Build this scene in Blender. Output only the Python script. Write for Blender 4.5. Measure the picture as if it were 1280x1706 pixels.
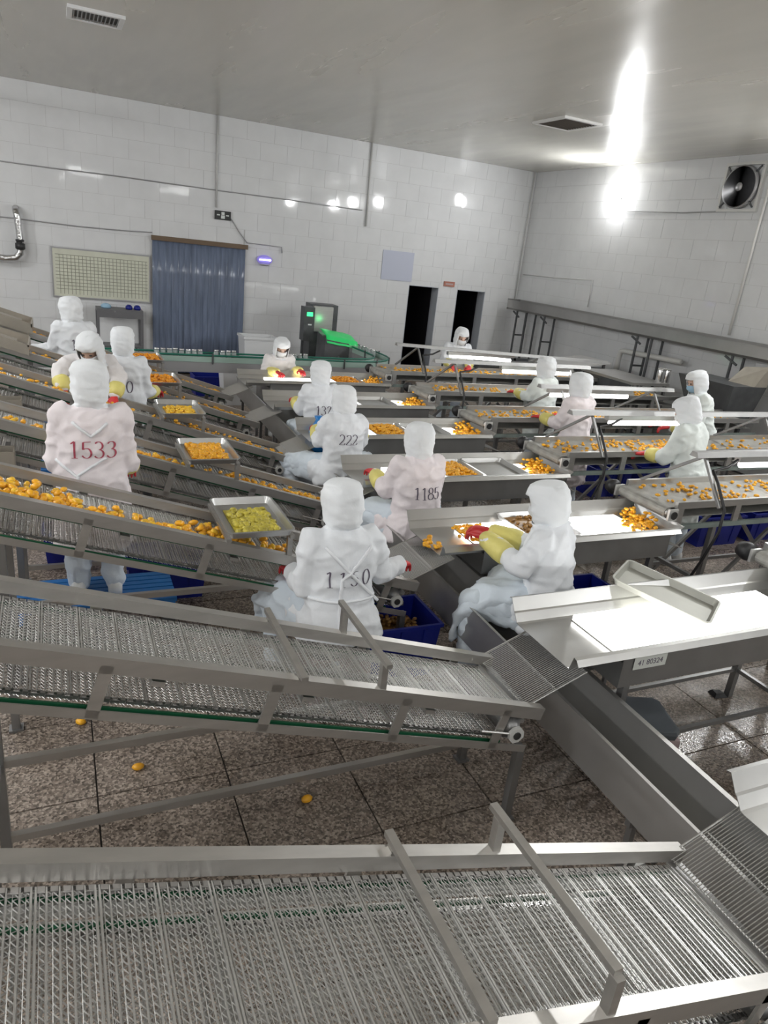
import bpy, math, random
from mathutils import Vector, Matrix, noise
from mathutils.bvhtree import BVHTree

for o in list(bpy.data.objects):
    bpy.data.objects.remove(o)
SC = bpy.context.scene
COL = SC.collection
random.seed(7)
PI = math.pi

# ---------------------------------------------------------------- camera
CAM_H = 2.6
YAW, PITCH, ROLL, FPX = math.radians(25.8), math.radians(20.1), math.radians(6.4), 1180.0
_w = Vector((math.sin(YAW)*math.cos(PITCH), math.cos(YAW)*math.cos(PITCH), -math.sin(PITCH)))
_ri = Vector((math.cos(YAW), -math.sin(YAW), 0))
_up = _ri.cross(_w)
_r = _ri*math.cos(ROLL) + _up*math.sin(ROLL)
_u = -_ri*math.sin(ROLL) + _up*math.cos(ROLL)
cd = bpy.data.cameras.new('camera')
cam = bpy.data.objects.new('camera', cd)
COL.objects.link(cam)
cam.matrix_world = Matrix(((_r.x, _u.x, -_w.x, 0), (_r.y, _u.y, -_w.y, 0), (_r.z, _u.z, -_w.z, CAM_H), (0, 0, 0, 1)))
cd.sensor_fit = 'VERTICAL'
cd.sensor_height = 36.0
cd.lens = FPX/1706*36.0
cd.clip_start = 0.05
SC.camera = cam

# ---------------------------------------------------------------- world, exposure
SC.view_settings.view_transform = 'Standard'
SC.view_settings.look = 'None'
SC.view_settings.gamma = 1
SC.view_settings.use_curve_mapping = False
SC.view_settings.exposure = 0.0
world = bpy.data.worlds.new('world')
SC.world = world
world.use_nodes = True
world.node_tree.nodes['Background'].inputs[0].default_value = (0.6, 0.63, 0.68, 1)
world.node_tree.nodes['Background'].inputs[1].default_value = 0.3

LAMP_W = 20.0        # each added ceiling batten, watts
FLOOD_W = 64.0      # each flood lamp, the added left-wall ones too
PANEL_E = 4.5        # backlit sorting tables
TUBE_E = 7.0        # tubes over the inspection belts

# the room (metres): back wall y=14, right wall x=9.46
XR, YB, ZC = 9.46, 14.0, 4.5
XL, YF = -5.0, -5.5

def area_light(name, loc, sx, sy, watts, rot=(0, 0, 0), color=(0.97, 0.985, 1.0), parent=None):
    l = bpy.data.lights.new(name, 'AREA')
    l.shape = 'RECTANGLE'; l.size = sx; l.size_y = sy; l.energy = watts; l.color = color
    o = bpy.data.objects.new(name, l)
    COL.objects.link(o)
    o.location = loc; o.rotation_euler = rot
    if parent: o.parent = parent
    return o

# ---------------------------------------------------------------- materials
MATS = {}
def mat(name, base, rough=0.5, metal=0.0, var=0.0, vscale=6.0, bump=0.0, bscale=60.0, stretch=(1, 1, 1),
        spec=0.5, emit=None, estr=0.0, alpha=1.0, trans=0.0, rvar=0.0, world_co=False, coat=0.0):
    m = bpy.data.materials.new(name)
    m.use_nodes = True
    nt = m.node_tree
    b = nt.nodes['Principled BSDF']
    b.inputs['Base Color'].default_value = (*base, 1)
    b.inputs['Roughness'].default_value = rough
    b.inputs['Metallic'].default_value = metal
    b.inputs['Specular IOR Level'].default_value = spec
    if coat: b.inputs['Coat Weight'].default_value = coat
    if trans: b.inputs['Transmission Weight'].default_value = trans
    if alpha < 1: b.inputs['Alpha'].default_value = alpha
    if emit:
        b.inputs['Emission Color'].default_value = (*emit, 1)
        b.inputs['Emission Strength'].default_value = estr
    if var or bump or rvar:
        if world_co:
            src = nt.nodes.new('ShaderNodeNewGeometry').outputs['Position']
        else:
            src = nt.nodes.new('ShaderNodeTexCoord').outputs['Object']
        mp = nt.nodes.new('ShaderNodeMapping')
        mp.inputs['Scale'].default_value = stretch
        nt.links.new(src, mp.inputs[0])
        if var or rvar:
            n = nt.nodes.new('ShaderNodeTexNoise')
            n.inputs['Scale'].default_value = vscale
            n.inputs['Detail'].default_value = 4
            nt.links.new(mp.outputs[0], n.inputs['Vector'])
        if var:
            r = nt.nodes.new('ShaderNodeValToRGB')
            r.color_ramp.elements[0].position = 0.3
            r.color_ramp.elements[1].position = 0.7
            r.color_ramp.elements[0].color = (*[max(0, c*(1-var)) for c in base], 1)
            r.color_ramp.elements[1].color = (*[min(1, c*(1+var)) for c in base], 1)
            nt.links.new(n.outputs['Fac'], r.inputs[0])
            nt.links.new(r.outputs[0], b.inputs['Base Color'])
        if rvar:
            q = nt.nodes.new('ShaderNodeMapRange')
            q.inputs['From Min'].default_value = 0.35
            q.inputs['From Max'].default_value = 0.65
            q.inputs['To Min'].default_value = max(0.03, rough-rvar)
            q.inputs['To Max'].default_value = min(1, rough+rvar)
            nt.links.new(n.outputs['Fac'], q.inputs['Value'])
            nt.links.new(q.outputs[0], b.inputs['Roughness'])
        if bump:
            n2 = nt.nodes.new('ShaderNodeTexNoise')
            n2.inputs['Scale'].default_value = bscale
            n2.inputs['Detail'].default_value = 3
            nt.links.new(mp.outputs[0], n2.inputs['Vector'])
            bp = nt.nodes.new('ShaderNodeBump')
            bp.inputs['Strength'].default_value = bump
            bp.inputs['Distance'].default_value = 0.01
            nt.links.new(n2.outputs['Fac'], bp.inputs['Height'])
            nt.links.new(bp.outputs[0], b.inputs['Normal'])
    MATS[name] = m
    return m

mat('steel', (0.50, 0.495, 0.48), 0.34, 0.85, var=0.06, vscale=5, stretch=(1, 8, 8))
mat('steel_rail', (0.47, 0.455, 0.43), 0.36, 0.8, var=0.07, vscale=4, stretch=(1, 6, 6))
mat('steel_dark', (0.27, 0.27, 0.268), 0.42, 0.75, var=0.10, vscale=4)
mat('steel_tray', (0.55, 0.55, 0.54), 0.30, 0.85, var=0.05, vscale=4)
mat('steel_trough', (0.47, 0.465, 0.455), 0.36, 0.75, var=0.08, vscale=2.5)
mat('tray_dull', (0.40, 0.40, 0.36), 0.5, 0.4, var=0.06, vscale=3)
mat('wire', (0.60, 0.595, 0.58), 0.34, 0.8)
mat('rack_steel', (0.36, 0.36, 0.355), 0.5, 0.6, var=0.06, vscale=4)
mat('chain', (0.42, 0.41, 0.40), 0.3, 0.9)
mat('green_strip', (0.006, 0.10, 0.04), 0.5)
mat('green_rail', (0.015, 0.16, 0.11), 0.4)
mat('pale_green', (0.38, 0.52, 0.46), 0.3)
mat('green_frame', (0.30, 0.36, 0.34), 0.4, 0.5, var=0.2)
mat('black', (0.02, 0.02, 0.022), 0.45)
mat('dark_brown', (0.09, 0.05, 0.045), 0.5)
mat('bearing', (0.62, 0.62, 0.60), 0.35, 0.2)
mat('bore', (0.05, 0.05, 0.05), 0.4, 0.5)
mat('plaster', (0.66, 0.66, 0.65), 0.4)
mat('grout', (0.52, 0.52, 0.515), 0.8)
mat('wall_tile', (0.735, 0.745, 0.755), 0.05, var=0.03, vscale=3, bump=0.03, bscale=6, world_co=True)
mat('dirty_wall', (0.6, 0.6, 0.59), 0.4)
mat('floor_base', (0.035, 0.03, 0.028), 0.7)
mat('white_plastic', (0.78, 0.79, 0.80), 0.4)
mat('pale_board', (0.66, 0.67, 0.56), 0.35, var=0.05)
mat('board_line', (0.30, 0.31, 0.24), 0.6)
mat('frame_grey', (0.42, 0.42, 0.43), 0.4, 0.4)
mat('paper_blue', (0.52, 0.55, 0.66), 0.6)
mat('blue_crate', (0.006, 0.016, 0.24), 0.38, bump=0.05, bscale=20)
mat('blue_pallet', (0.02, 0.16, 0.46), 0.45)
mat('blue_bag', (0.02, 0.22, 0.62), 0.3)
mat('red_glove', (0.62, 0.035, 0.04), 0.42, bump=0.2, bscale=60)
mat('yellow_sleeve', (0.78, 0.70, 0.22), 0.5, bump=0.4, bscale=30)
mat('skin', (0.62, 0.42, 0.33), 0.5)
mat('eye_dark', (0.03, 0.02, 0.02), 0.3)
mat('mask_white', (0.75, 0.77, 0.79), 0.7)
mat('mask_blue', (0.35, 0.55, 0.72), 0.7)
mat('coat_white', (0.80, 0.825, 0.86), 0.8, bump=0.5, bscale=16)
mat('coat_pink', (0.83, 0.765, 0.785), 0.8, bump=0.5, bscale=16)
mat('coat_warm', (0.82, 0.79, 0.79), 0.8, bump=0.5, bscale=16)
mat('coat_green', (0.78, 0.83, 0.81), 0.8, bump=0.5, bscale=16)
mat('hood_white', (0.82, 0.845, 0.87), 0.8, bump=0.4, bscale=20)
mat('trouser', (0.66, 0.73, 0.80), 0.8, bump=0.5, bscale=14)
mat('boot', (0.75, 0.76, 0.75), 0.5)
mat('ink_red', (0.45, 0.08, 0.12), 0.8)
mat('ink_dark', (0.12, 0.10, 0.14), 0.8)
mat('strap', (0.82, 0.84, 0.87), 0.8)
mat('segment', (0.92, 0.42, 0.018), 0.3, var=0.22, vscale=18, world_co=True, spec=0.6)
mat('segment_pale', (0.88, 0.50, 0.03), 0.3, var=0.25, vscale=15, world_co=True, spec=0.6)
mat('juice', (0.82, 0.32, 0.01), 0.25, var=0.25, vscale=30, bump=0.6, bscale=45)
mat('peel_pale', (0.52, 0.44, 0.06), 0.35, var=0.25, vscale=22, bump=0.5, bscale=45)
mat('light_panel', (0.9, 0.9, 0.9), 0.4, emit=(1.0, 0.99, 0.96), estr=PANEL_E)
mat('tube_glow', (0.9, 0.9, 0.9), 0.4, emit=(1.0, 1.0, 0.97), estr=TUBE_E)
mat('batten_glow', (0.9, 0.9, 0.9), 0.4, emit=(1.0, 1.0, 0.97), estr=18)
mat('flood_glow', (0.9, 0.9, 0.9), 0.4, emit=(1.0, 1.0, 1.0), estr=45)
mat('uv_glow', (0.5, 0.45, 0.9), 0.4, emit=(0.62, 0.55, 1.0), estr=5)
mat('uv_body', (0.30, 0.28, 0.62), 0.4, emit=(0.30, 0.22, 0.9), estr=0.35)
mat('green_glow', (0.05, 0.6, 0.2), 0.4, emit=(0.05, 1.0, 0.30), estr=1.6)
mat('green_cloth', (0.03, 0.80, 0.20), 0.4)  # green glow on the sheet is put into its bright colour
mat('stool_top', (0.10, 0.115, 0.13), 0.5)
mat('stool_leg', (0.46, 0.36, 0.36), 0.5)
mat('kraft', (0.36, 0.33, 0.28), 0.5, 0.35, var=0.1)
mat('door_dark', (0.035, 0.033, 0.04), 0.6)  # gloom of the unlit passages, put into the wall colour
mat('door_grey', (0.52, 0.55, 0.60), 0.4)
mat('sign_red', (0.42, 0.17, 0.12), 0.6)
mat('sign_black', (0.02, 0.022, 0.022), 0.4)
mat('sign_white', (0.70, 0.74, 0.72), 0.5)
mat('foil', (0.62, 0.62, 0.62), 0.2, 1.0, bump=1.0, bscale=26)
mat('conduit', (0.58, 0.58, 0.57), 0.5)
mat('pipe_white', (0.70, 0.70, 0.68), 0.4)
mat('vent_dark', (0.10, 0.10, 0.095), 0.6)
mat('vent_rust', (0.17, 0.145, 0.12), 0.6, 0.2)
mat('curtain_head', (0.16, 0.11, 0.07), 0.6)
mat('glass_jar', (0.75, 0.80, 0.80), 0.08, trans=0.6)
mat('lid', (0.72, 0.72, 0.72), 0.2, 0.9)
mat('clear_sheet', (0.70, 0.73, 0.74), 0.15, alpha=0.35)
mat('desk_grey', (0.17, 0.17, 0.18), 0.45, 0.3)
mat('concrete_grey', (0.34, 0.34, 0.33), 0.7)
mat('machine_dark', (0.10, 0.105, 0.11), 0.45, 0.3, var=0.2)
mat('red_stuff', (0.35, 0.10, 0.10), 0.5)
mat('card', (0.62, 0.64, 0.60), 0.6)

def mat_floor():
    m = bpy.data.materials.new('floor_slab'); m.use_nodes = True
    nt = m.node_tree; b = nt.nodes['Principled BSDF']
    g = nt.nodes.new('ShaderNodeNewGeometry')
    v = nt.nodes.new('ShaderNodeTexVoronoi'); v.inputs['Scale'].default_value = 95
    nt.links.new(g.outputs['Position'], v.inputs['Vector'])
    r = nt.nodes.new('ShaderNodeValToRGB')
    e = r.color_ramp.elements
    e[0].position = 0.0; e[0].color = (0.50, 0.43, 0.37, 1)
    e[1].position = 1.0; e[1].color = (0.10, 0.083, 0.07, 1)
    e2 = r.color_ramp.elements.new(0.45); e2.color = (0.27, 0.225, 0.19, 1)
    sep = nt.nodes.new('ShaderNodeSeparateColor')
    nt.links.new(v.outputs['Color'], sep.inputs[0])
    nt.links.new(sep.outputs[0], r.inputs[0])
    n = nt.nodes.new('ShaderNodeTexNoise'); n.inputs['Scale'].default_value = 1.6; n.inputs['Detail'].default_value = 5
    nt.links.new(g.outputs['Position'], n.inputs['Vector'])
    mx = nt.nodes.new('ShaderNodeMix'); mx.data_type = 'RGBA'; mx.blend_type = 'MULTIPLY'
    mx.inputs[0].default_value = 0.55
    r2 = nt.nodes.new('ShaderNodeValToRGB')
    r2.color_ramp.elements[0].position = 0.35; r2.color_ramp.elements[0].color = (0.55, 0.50, 0.45, 1)
    r2.color_ramp.elements[1].position = 0.65; r2.color_ramp.elements[1].color = (1.0, 0.98, 0.95, 1)
    nt.links.new(n.outputs['Fac'], r2.inputs[0])
    nt.links.new(r.outputs[0], mx.inputs['A']); nt.links.new(r2.outputs[0], mx.inputs['B'])
    nt.links.new(mx.outputs['Result'], b.inputs['Base Color'])
    q = nt.nodes.new('ShaderNodeMapRange')
    q.inputs['From Min'].default_value = 0.40; q.inputs['From Max'].default_value = 0.62
    q.inputs['To Min'].default_value = 0.16; q.inputs['To Max'].default_value = 0.6
    nt.links.new(n.outputs['Fac'], q.inputs['Value'])
    nt.links.new(q.outputs[0], b.inputs['Roughness'])
    bp = nt.nodes.new('ShaderNodeBump'); bp.inputs['Strength'].default_value = 0.35; bp.inputs['Distance'].default_value = 0.003
    nt.links.new(v.outputs['Distance'], bp.inputs['Height']); nt.links.new(bp.outputs[0], b.inputs['Normal'])
    MATS['floor_slab'] = m
mat_floor()

def mat_ceiling():
    m = mat('ceiling_panel', (0.60, 0.585, 0.53), 0.24, var=0.04, vscale=0.6, bump=0.03, bscale=2.0, stretch=(3, 0.5, 1), world_co=True, rvar=0.04)
mat_ceiling()

def mat_strip():
    m = mat('strip_vinyl', (0.155, 0.19, 0.27), 0.18, var=0.2, vscale=3, stretch=(6, 1, 0.6), bump=0.3, bscale=4, world_co=True)
mat_strip()

# ---------------------------------------------------------------- mesh builder
class MB:
    def __init__(s):
        s.v = []; s.f = []
    def box(s, x0, x1, y0, y1, z0, z1):
        i = len(s.v)
        s.v += [(x0, y0, z0), (x1, y0, z0), (x1, y1, z0), (x0, y1, z0), (x0, y0, z1), (x1, y0, z1), (x1, y1, z1), (x0, y1, z1)]
        s.f += [(i, i+3, i+2, i+1), (i+4, i+5, i+6, i+7), (i, i+1, i+5, i+4), (i+1, i+2, i+6, i+5), (i+2, i+3, i+7, i+6), (i+3, i, i+4, i+7)]
        return s
    def hexa(s, p):      # 8 points: bottom 4 ccw, top 4 ccw
        i = len(s.v); s.v += [tuple(q) for q in p]
        s.f += [(i, i+3, i+2, i+1), (i+4, i+5, i+6, i+7), (i, i+1, i+5, i+4), (i+1, i+2, i+6, i+5), (i+2, i+3, i+7, i+6), (i+3, i, i+4, i+7)]
        return s
    def bar(s, p, q, w, h, up=(0, 0, 1)):
        p = Vector(p); q = Vector(q); d = (q-p).normalized(); up = Vector(up)
        a = d.cross(up)
        if a.length < 1e-4: a = d.cross(Vector((1, 0, 0)))
        a.normalize(); b = a.cross(d).normalized()
        a = a*w/2; b = b*h/2
        return s.hexa([p-a-b, p+a-b, q+a-b, q-a-b, p-a+b, p+a+b, q+a+b, q-a+b])
    def tube(s, pts, r, n=8, cap=True):
        pts = [Vector(p) for p in pts]
        rs = r if isinstance(r, (list, tuple)) else [r]*len(pts)
        prev = None; base = len(s.v)
        for k, p in enumerate(pts):
            if k == 0: d = pts[1]-p
            elif k == len(pts)-1: d = p-pts[k-1]
            else: d = (pts[k+1]-p).normalized()+(p-pts[k-1]).normalized()
            d.normalize()
            if prev is None:
                a = d.orthogonal().normalized()
            else:
                a = (prev - d*prev.dot(d))
                a = a.normalized() if a.length > 1e-5 else d.orthogonal().normalized()
            prev = a; b = d.cross(a)
            for j in range(n):
                t = 2*PI*j/n
                s.v.append(tuple(p+(a*math.cos(t)+b*math.sin(t))*rs[k]))
        for k in range(len(pts)-1):
            for j in range(n):
                j2 = (j+1) % n; o = base+k*n
                s.f.append((o+j, o+j2, o+n+j2, o+n+j))
        if cap:
            s.f.append(tuple(base+j for j in range(n))[::-1])
            o = base+(len(pts)-1)*n
            s.f.append(tuple(o+j for j in range(n)))
        return s
    def loft(s, rings, cap=True, closed=True):
        base = len(s.v); n = len(rings[0])
        for r in rings: s.v += [tuple(p) for p in r]
        for k in range(len(rings)-1):
            for j in range(n if closed else n-1):
                j2 = (j+1) % n; o = base+k*n
                s.f.append((o+j, o+j2, o+n+j2, o+n+j))
        if cap:
            s.f.append(tuple(base+j for j in range(n))[::-1])
            o = base+(len(rings)-1)*n
            s.f.append(tuple(o+j for j in range(n)))
        return s
    def ell(s, c, rx, ry, rz, n=14, m=9, rot=None):
        c = Vector(c); rings = []
        for k in range(m):
            t = PI*(k+0.35)/(m-1+0.7) if True else 0
            z = -math.cos(t); q = math.sin(t); ring = []
            for j in range(n):
                a = 2*PI*j/n
                p = Vector((rx*q*math.cos(a), ry*q*math.sin(a), rz*z))
                if rot: p = rot @ p
                ring.append(c+p)
            rings.append(ring)
        return s.loft(rings)
    def lathe(s, prof, c=(0, 0, 0), n=20, axis='z'):
        rings = []
        for r, h in prof:
            ring = []
            for j in range(n):
                a = 2*PI*j/n; x = r*math.cos(a); y = r*math.sin(a)
                if axis == 'z': p = (c[0]+x, c[1]+y, c[2]+h)
                elif axis == 'y': p = (c[0]+y, c[1]+h, c[2]+x)
                else: p = (c[0]+h, c[1]+x, c[2]+y)
                ring.append(p)
            rings.append(ring)
        return s.loft(rings)
    def sheet(s, prof, x0, x1, t=0.003, axis='x'):
        """folded sheet metal: 2D profile (y,z) extruded along x with a thickness"""
        n = len(prof); P2 = [Vector(p) for p in prof]; off = []
        for k in range(n):
            if k == 0: d = P2[1]-P2[0]
            elif k == n-1: d = P2[k]-P2[k-1]
            else: d = (P2[k+1]-P2[k]).normalized()+(P2[k]-P2[k-1]).normalized()
            d.normalize(); off.append(P2[k]+Vector((-d.y, d.x))*-t)
        loop = P2+off[::-1]
        def mk(x): return [((x, p.x, p.y) if axis == 'x' else (p.x, x, p.y)) for p in loop]
        return s.loft([mk(x0), mk(x1)])
    def mesh(s, name, m=None, smooth=False):
        me = bpy.data.meshes.new(name)
        me.from_pydata([tuple(p) for p in s.v], [], s.f)
        me.validate()
        import bmesh
        bm = bmesh.new(); bm.from_mesh(me)
        bmesh.ops.recalc_face_normals(bm, faces=bm.faces)
        bm.to_mesh(me); bm.free()
        if smooth:
            me.polygons.foreach_set('use_smooth', [True]*len(me.polygons))
        if m: me.materials.append(MATS[m])
        return me
    def build(s, name, m, parent=None, smooth=False, loc=None):
        return link(name, s.mesh(name, m, smooth), parent, loc)

def link(name, me, parent=None, loc=None):
    o = bpy.data.objects.new(name, me)
    COL.objects.link(o)
    if parent: o.parent = parent
    if loc: o.location = loc
    return o

def tag(o, label=None, cat=None, group=None, kind=None):
    if label: o['label'] = label
    if cat: o['category'] = cat
    if group: o['group'] = group
    if kind: o['kind'] = kind
    return o

def empty(name, loc=(0, 0, 0), rz=0, label=None, cat=None, group=None):
    o = bpy.data.objects.new(name, None)
    COL.objects.link(o)
    o.empty_display_size = 0.1
    o.location = loc; o.rotation_euler = (0, 0, rz)
    return tag(o, label, cat, group)

def copy_tree(o, parent=None):
    c = o.copy(); COL.objects.link(c)
    if parent: c.parent = parent
    for ch in list(o.children): copy_tree(ch, c)
    return c

def rect_tray(mb, x0, x1, y0, y1, z, depth=0.03, rim=0.012, flare=0.012, t=0.002, rr=0.03, n=4):
    """open tray with rounded corners, sloping walls and a rolled rim"""
    def rr_loop(e, zz):
        pts = []
        cx = ((x1-rr, y1-rr, 0), (x0+rr, y1-rr, PI/2), (x0+rr, y0+rr, PI), (x1-rr, y0+rr, 1.5*PI))
        for (a, b, s0) in cx:
            for k in range(n+1):
                t_ = s0+PI/2*k/n
                pts.append((a+(rr+e)*math.cos(t_), b+(rr+e)*math.sin(t_), zz))
        return pts
    mb.loft([rr_loop(-flare, z), rr_loop(0, z+depth), rr_loop(rim, z+depth), rr_loop(rim, z+depth-0.006),
             rr_loop(t, z+depth-0.006), rr_loop(-flare+t, z-t)])
    return mb

TMP = bpy.data.scenes.new('scratch')
def baked(o):
    """mesh of an object with its modifiers, evaluated in an empty scratch scene"""
    TMP.collection.objects.link(o)
    with bpy.context.temp_override(scene=TMP, view_layer=TMP.view_layers[0]):
        dg = bpy.context.evaluated_depsgraph_get()
        dg.update()
        return bpy.data.meshes.new_from_object(o.evaluated_get(dg))

def text_mesh(body, size, depth=0.002, mname='ink_dark', offset=0.0):
    cu = bpy.data.curves.new('lettering', 'FONT')
    cu.body = body; cu.size = size; cu.align_x = 'CENTER'; cu.align_y = 'CENTER'
    cu.extrude = depth; cu.offset = offset; cu.resolution_u = 3
    o = bpy.data.objects.new('lettering', cu)
    me = baked(o)
    bpy.data.objects.remove(o); bpy.data.curves.remove(cu)
    me.materials.clear(); me.materials.append(MATS[mname])
    return me
# ================================================================ THE ROOM
OPEN = [(1.62, 3.27, 0.0, 2.42), (6.75, 7.46, 0.0, 2.0), (7.91, 8.62, 0.0, 2.0)]

mb = MB(); mb.box(XL-0.2, XR+0.2, YF-0.2, YB+2.2, -0.2, -0.008)
floor = tag(mb.build('floor', 'floor_base'), 'brown speckled stone slab floor', None, None, 'structure')
FT = 0.62
cells = []
for i in range(-8, 15):
    for j in range(-9, 23):
        x0 = 0.07+i*FT; y0 = 0.47+j*FT
        x1 = min(x0+FT, XR); y1 = min(y0+FT, YB)
        if x1-x0 < 0.05 or y1-y0 < 0.05: continue
        cx, cy = (x0+x1)/2, (y0+y1)/2
        p = Vector((cx, cy, -CAM_H)); dep = p.dot(_w)
        vis = dep > 0.3 and abs(p.dot(_r)/dep) < 0.66 and abs(p.dot(_u)/dep) < 0.80
        cells.append((0 if vis else 1, p.length, x0, y0, x1, y1))
cells.sort()
full = MB().box(0.004, FT-0.004, 0.004, FT-0.004, -0.012, 0.0).mesh('floor_tile', 'floor_slab')
rest = MB(); n = 0
for (nv, d, x0, y0, x1, y1) in cells:
    whole = abs(x1-x0-FT) < 1e-4 and abs(y1-y0-FT) < 1e-4
    if n < 290 and whole and not nv:
        o = link('floor_tile', full, floor, (x0, y0, random.uniform(-0.0008, 0.0008)))
        n += 1
    else:
        rest.box(x0+0.002, x1-0.002, y0+0.002, y1-0.002, -0.012, 0.0)
tag(rest.build('floor_tile_field', 'floor_slab', floor), kind='stuff')

mb = MB(); mb.box(XL-0.2, XR+0.3, YF-0.2, YB+0.3, ZC, ZC+0.15)
tag(mb.build('ceiling', 'ceiling_panel'), 'glossy greyish cream panel ceiling', None, None, 'structure')

# back wall: slab with three openings, tiles proud of the grout
WT = 0.28
def wall_pieces(rects, opens):
    out = list(rects)
    for (a0, a1, b0, b1) in opens:
        nxt = []
        for (x0, x1, z0, z1) in out:
            if x1 <= a0 or x0 >= a1 or z1 <= b0 or z0 >= b1:
                nxt.append((x0, x1, z0, z1)); continue
            if x0 < a0: nxt.append((x0, a0, z0, z1))
            if x1 > a1: nxt.append((a1, x1, z0, z1))
            xa, xb = max(x0, a0), min(x1, a1)
            if z1 > b1: nxt.append((xa, xb, b1, z1))
            if z0 < b0: nxt.append((xa, xb, z0, b0))
        out = nxt
    return out
mb = MB()
for (x0, x1, z0, z1) in wall_pieces([(XL-0.2, XR+0.2, 0, ZC)], OPEN):
    mb.box(x0, x1, YB-0.010, YB+WT, z0, z1)
wall_back = tag(mb.build('wall_back', 'grout'), 'white glazed tile wall with strip curtain and two doorways', None, None, 'structure')
TW, TH = 0.5, 0.3
tile_me = MB().box(-TW/2+0.0018, TW/2-0.0018, -0.006, 0.006, -TH/2+0.0018, TH/2-0.0018).mesh('wall_tile', 'wall_tile')
rest = MB()
for r in range(15):
    off = 0 if r % 2 else TW/2
    k = -10
    while True:
        x0 = -0.5+off+k*TW; x1 = x0+TW; k += 1
        if x0 >= XR: break
        z0 = r*TH; z1 = z0+TH
        x0c, x1c = max(x0, XL), min(x1, XR)
        if x1c-x0c < 0.03: continue
        for (a, b, c, d) in wall_pieces([(x0c, x1c, z0, z1)], OPEN):
            if b-a < 0.03 or d-c < 0.03: continue
            if a < -0.5:
                rest.box(a+0.0018, b-0.0018, YB-0.015, YB-0.003, c+0.0018, d-0.0018); continue
            if abs(b-a-TW) < 1e-4 and abs(d-c-TH) < 1e-4:
                o = link('wall_tile', tile_me, wall_back, ((a+b)/2, YB-0.009, (c+d)/2))
            else:
                o = link('wall_tile', MB().box(-(b-a)/2+0.0018, (b-a)/2-0.0018, -0.006, 0.006, -(d-c)/2+0.0018, (d-c)/2-0.0018).mesh('wall_tile', 'wall_tile'), wall_back, ((a+b)/2, YB-0.009, (c+d)/2))
            o.rotation_euler = (random.gauss(0, 0.0025), 0, random.gauss(0, 0.0025))
tag(rest.build('wall_tile_field', 'wall_tile', wall_back), kind='stuff')

# right wall
mb = MB(); mb.box(XR+0.010, XR+0.25, YF-0.2, YB, 0, ZC)
wall_right = tag(mb.build('wall_right', 'grout'), 'white glazed tile wall with the extractor fan and flood lamp', None, None, 'structure')
tile_r = MB().box(-0.006, 0.006, -TW/2+0.0018, TW/2-0.0018, -TH/2+0.0018, TH/2-0.0018).mesh('wall_tile', 'wall_tile')
rest = MB()
for r in range(15):
    off = 0 if r % 2 else TW/2
    for k in range(-40, 1):
        y1 = YB+off+k*TW; y0 = y1-TW
        y1 = min(y1, YB)
        if y1 <= YF or y1-y0 < 0.03: continue
        z0, z1 = r*TH, (r+1)*TH
        if y0 < 6.9:
            rest.box(XR+0.003, XR+0.015, max(y0, YF)+0.0018, y1-0.0018, z0+0.0018, z1-0.0018)
        else:
            me = tile_r if abs(y1-y0-TW) < 1e-4 else MB().box(-0.006, 0.006, -(y1-y0)/2+0.0018, (y1-y0)/2-0.0018, -TH/2+0.0018, TH/2-0.0018).mesh('wall_tile', 'wall_tile')
            o = link('wall_tile', me, wall_right, (XR+0.009, (y0+y1)/2, (z0+z1)/2))
            o.rotation_euler = (0, random.gauss(0, 0.0025), random.gauss(0, 0.0025))
tag(rest.build('wall_tile_field', 'wall_tile', wall_right), kind='stuff')

tag(MB().box(XL-0.2, XL, YF-0.2, YB, 0, ZC).build('wall_left', 'plaster'), 'plain white wall out of view on the left', None, None, 'structure')
tag(MB().box(XL, XR+0.01, YF-0.2, YF, 0, ZC).build('wall_front', 'plaster'), 'plain white wall behind the camera', None, None, 'structure')

# doorways: jambs and the passage behind each, its darkness painted on
for n, (x0, x1, z0, z1) in enumerate(OPEN):
    mb = MB()
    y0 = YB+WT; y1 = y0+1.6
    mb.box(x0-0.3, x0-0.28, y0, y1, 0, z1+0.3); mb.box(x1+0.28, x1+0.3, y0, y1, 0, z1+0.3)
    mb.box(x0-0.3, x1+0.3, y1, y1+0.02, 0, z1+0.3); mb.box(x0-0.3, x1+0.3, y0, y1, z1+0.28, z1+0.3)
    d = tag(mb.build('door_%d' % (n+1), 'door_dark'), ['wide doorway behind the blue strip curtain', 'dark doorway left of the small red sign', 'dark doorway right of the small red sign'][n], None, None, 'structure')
    j = MB()
    j.box(x0, x0+0.012, YB-0.016, YB+WT, 0, z1); j.box(x1-0.012, x1, YB-0.016, YB+WT, 0, z1); j.box(x0, x1, YB-0.016, YB+WT, z1-0.012, z1)
    j.build('jamb', 'door_grey', d)

# ---------------------------------------------------------------- strip curtain
sc = empty('strip_curtain', (1.62, 13.93, 0), 0, 'blue vinyl strip curtain hanging in the wide doorway', 'curtain')
MB().box(-0.02, 1.70, -0.03, 0.03, 2.36, 2.44).build('header_rail', 'curtain_head', sc)
ns = 15; sw = 1.65/ns
for k in range(ns):
    x0 = k*sw; ph = random.uniform(-0.2, 0.2); rings = []
    for (z) in (0.03, 0.6, 1.2, 1.8, 2.37):
        ring = []
        for s in range(7):
            t = s/6; yy = 0.012*math.sin(t*PI)*(1 if k % 2 else -1) + ph*0.03*(2.37-z)/2.37
            ring.append((x0-0.008+t*(sw+0.016), yy-0.008*(k % 2), z))
        rings.append(ring+[(p[0], p[1]+0.003, p[2]) for p in ring[::-1]])
    MB().loft(rings).build('strip', 'strip_vinyl', sc, True)

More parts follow.
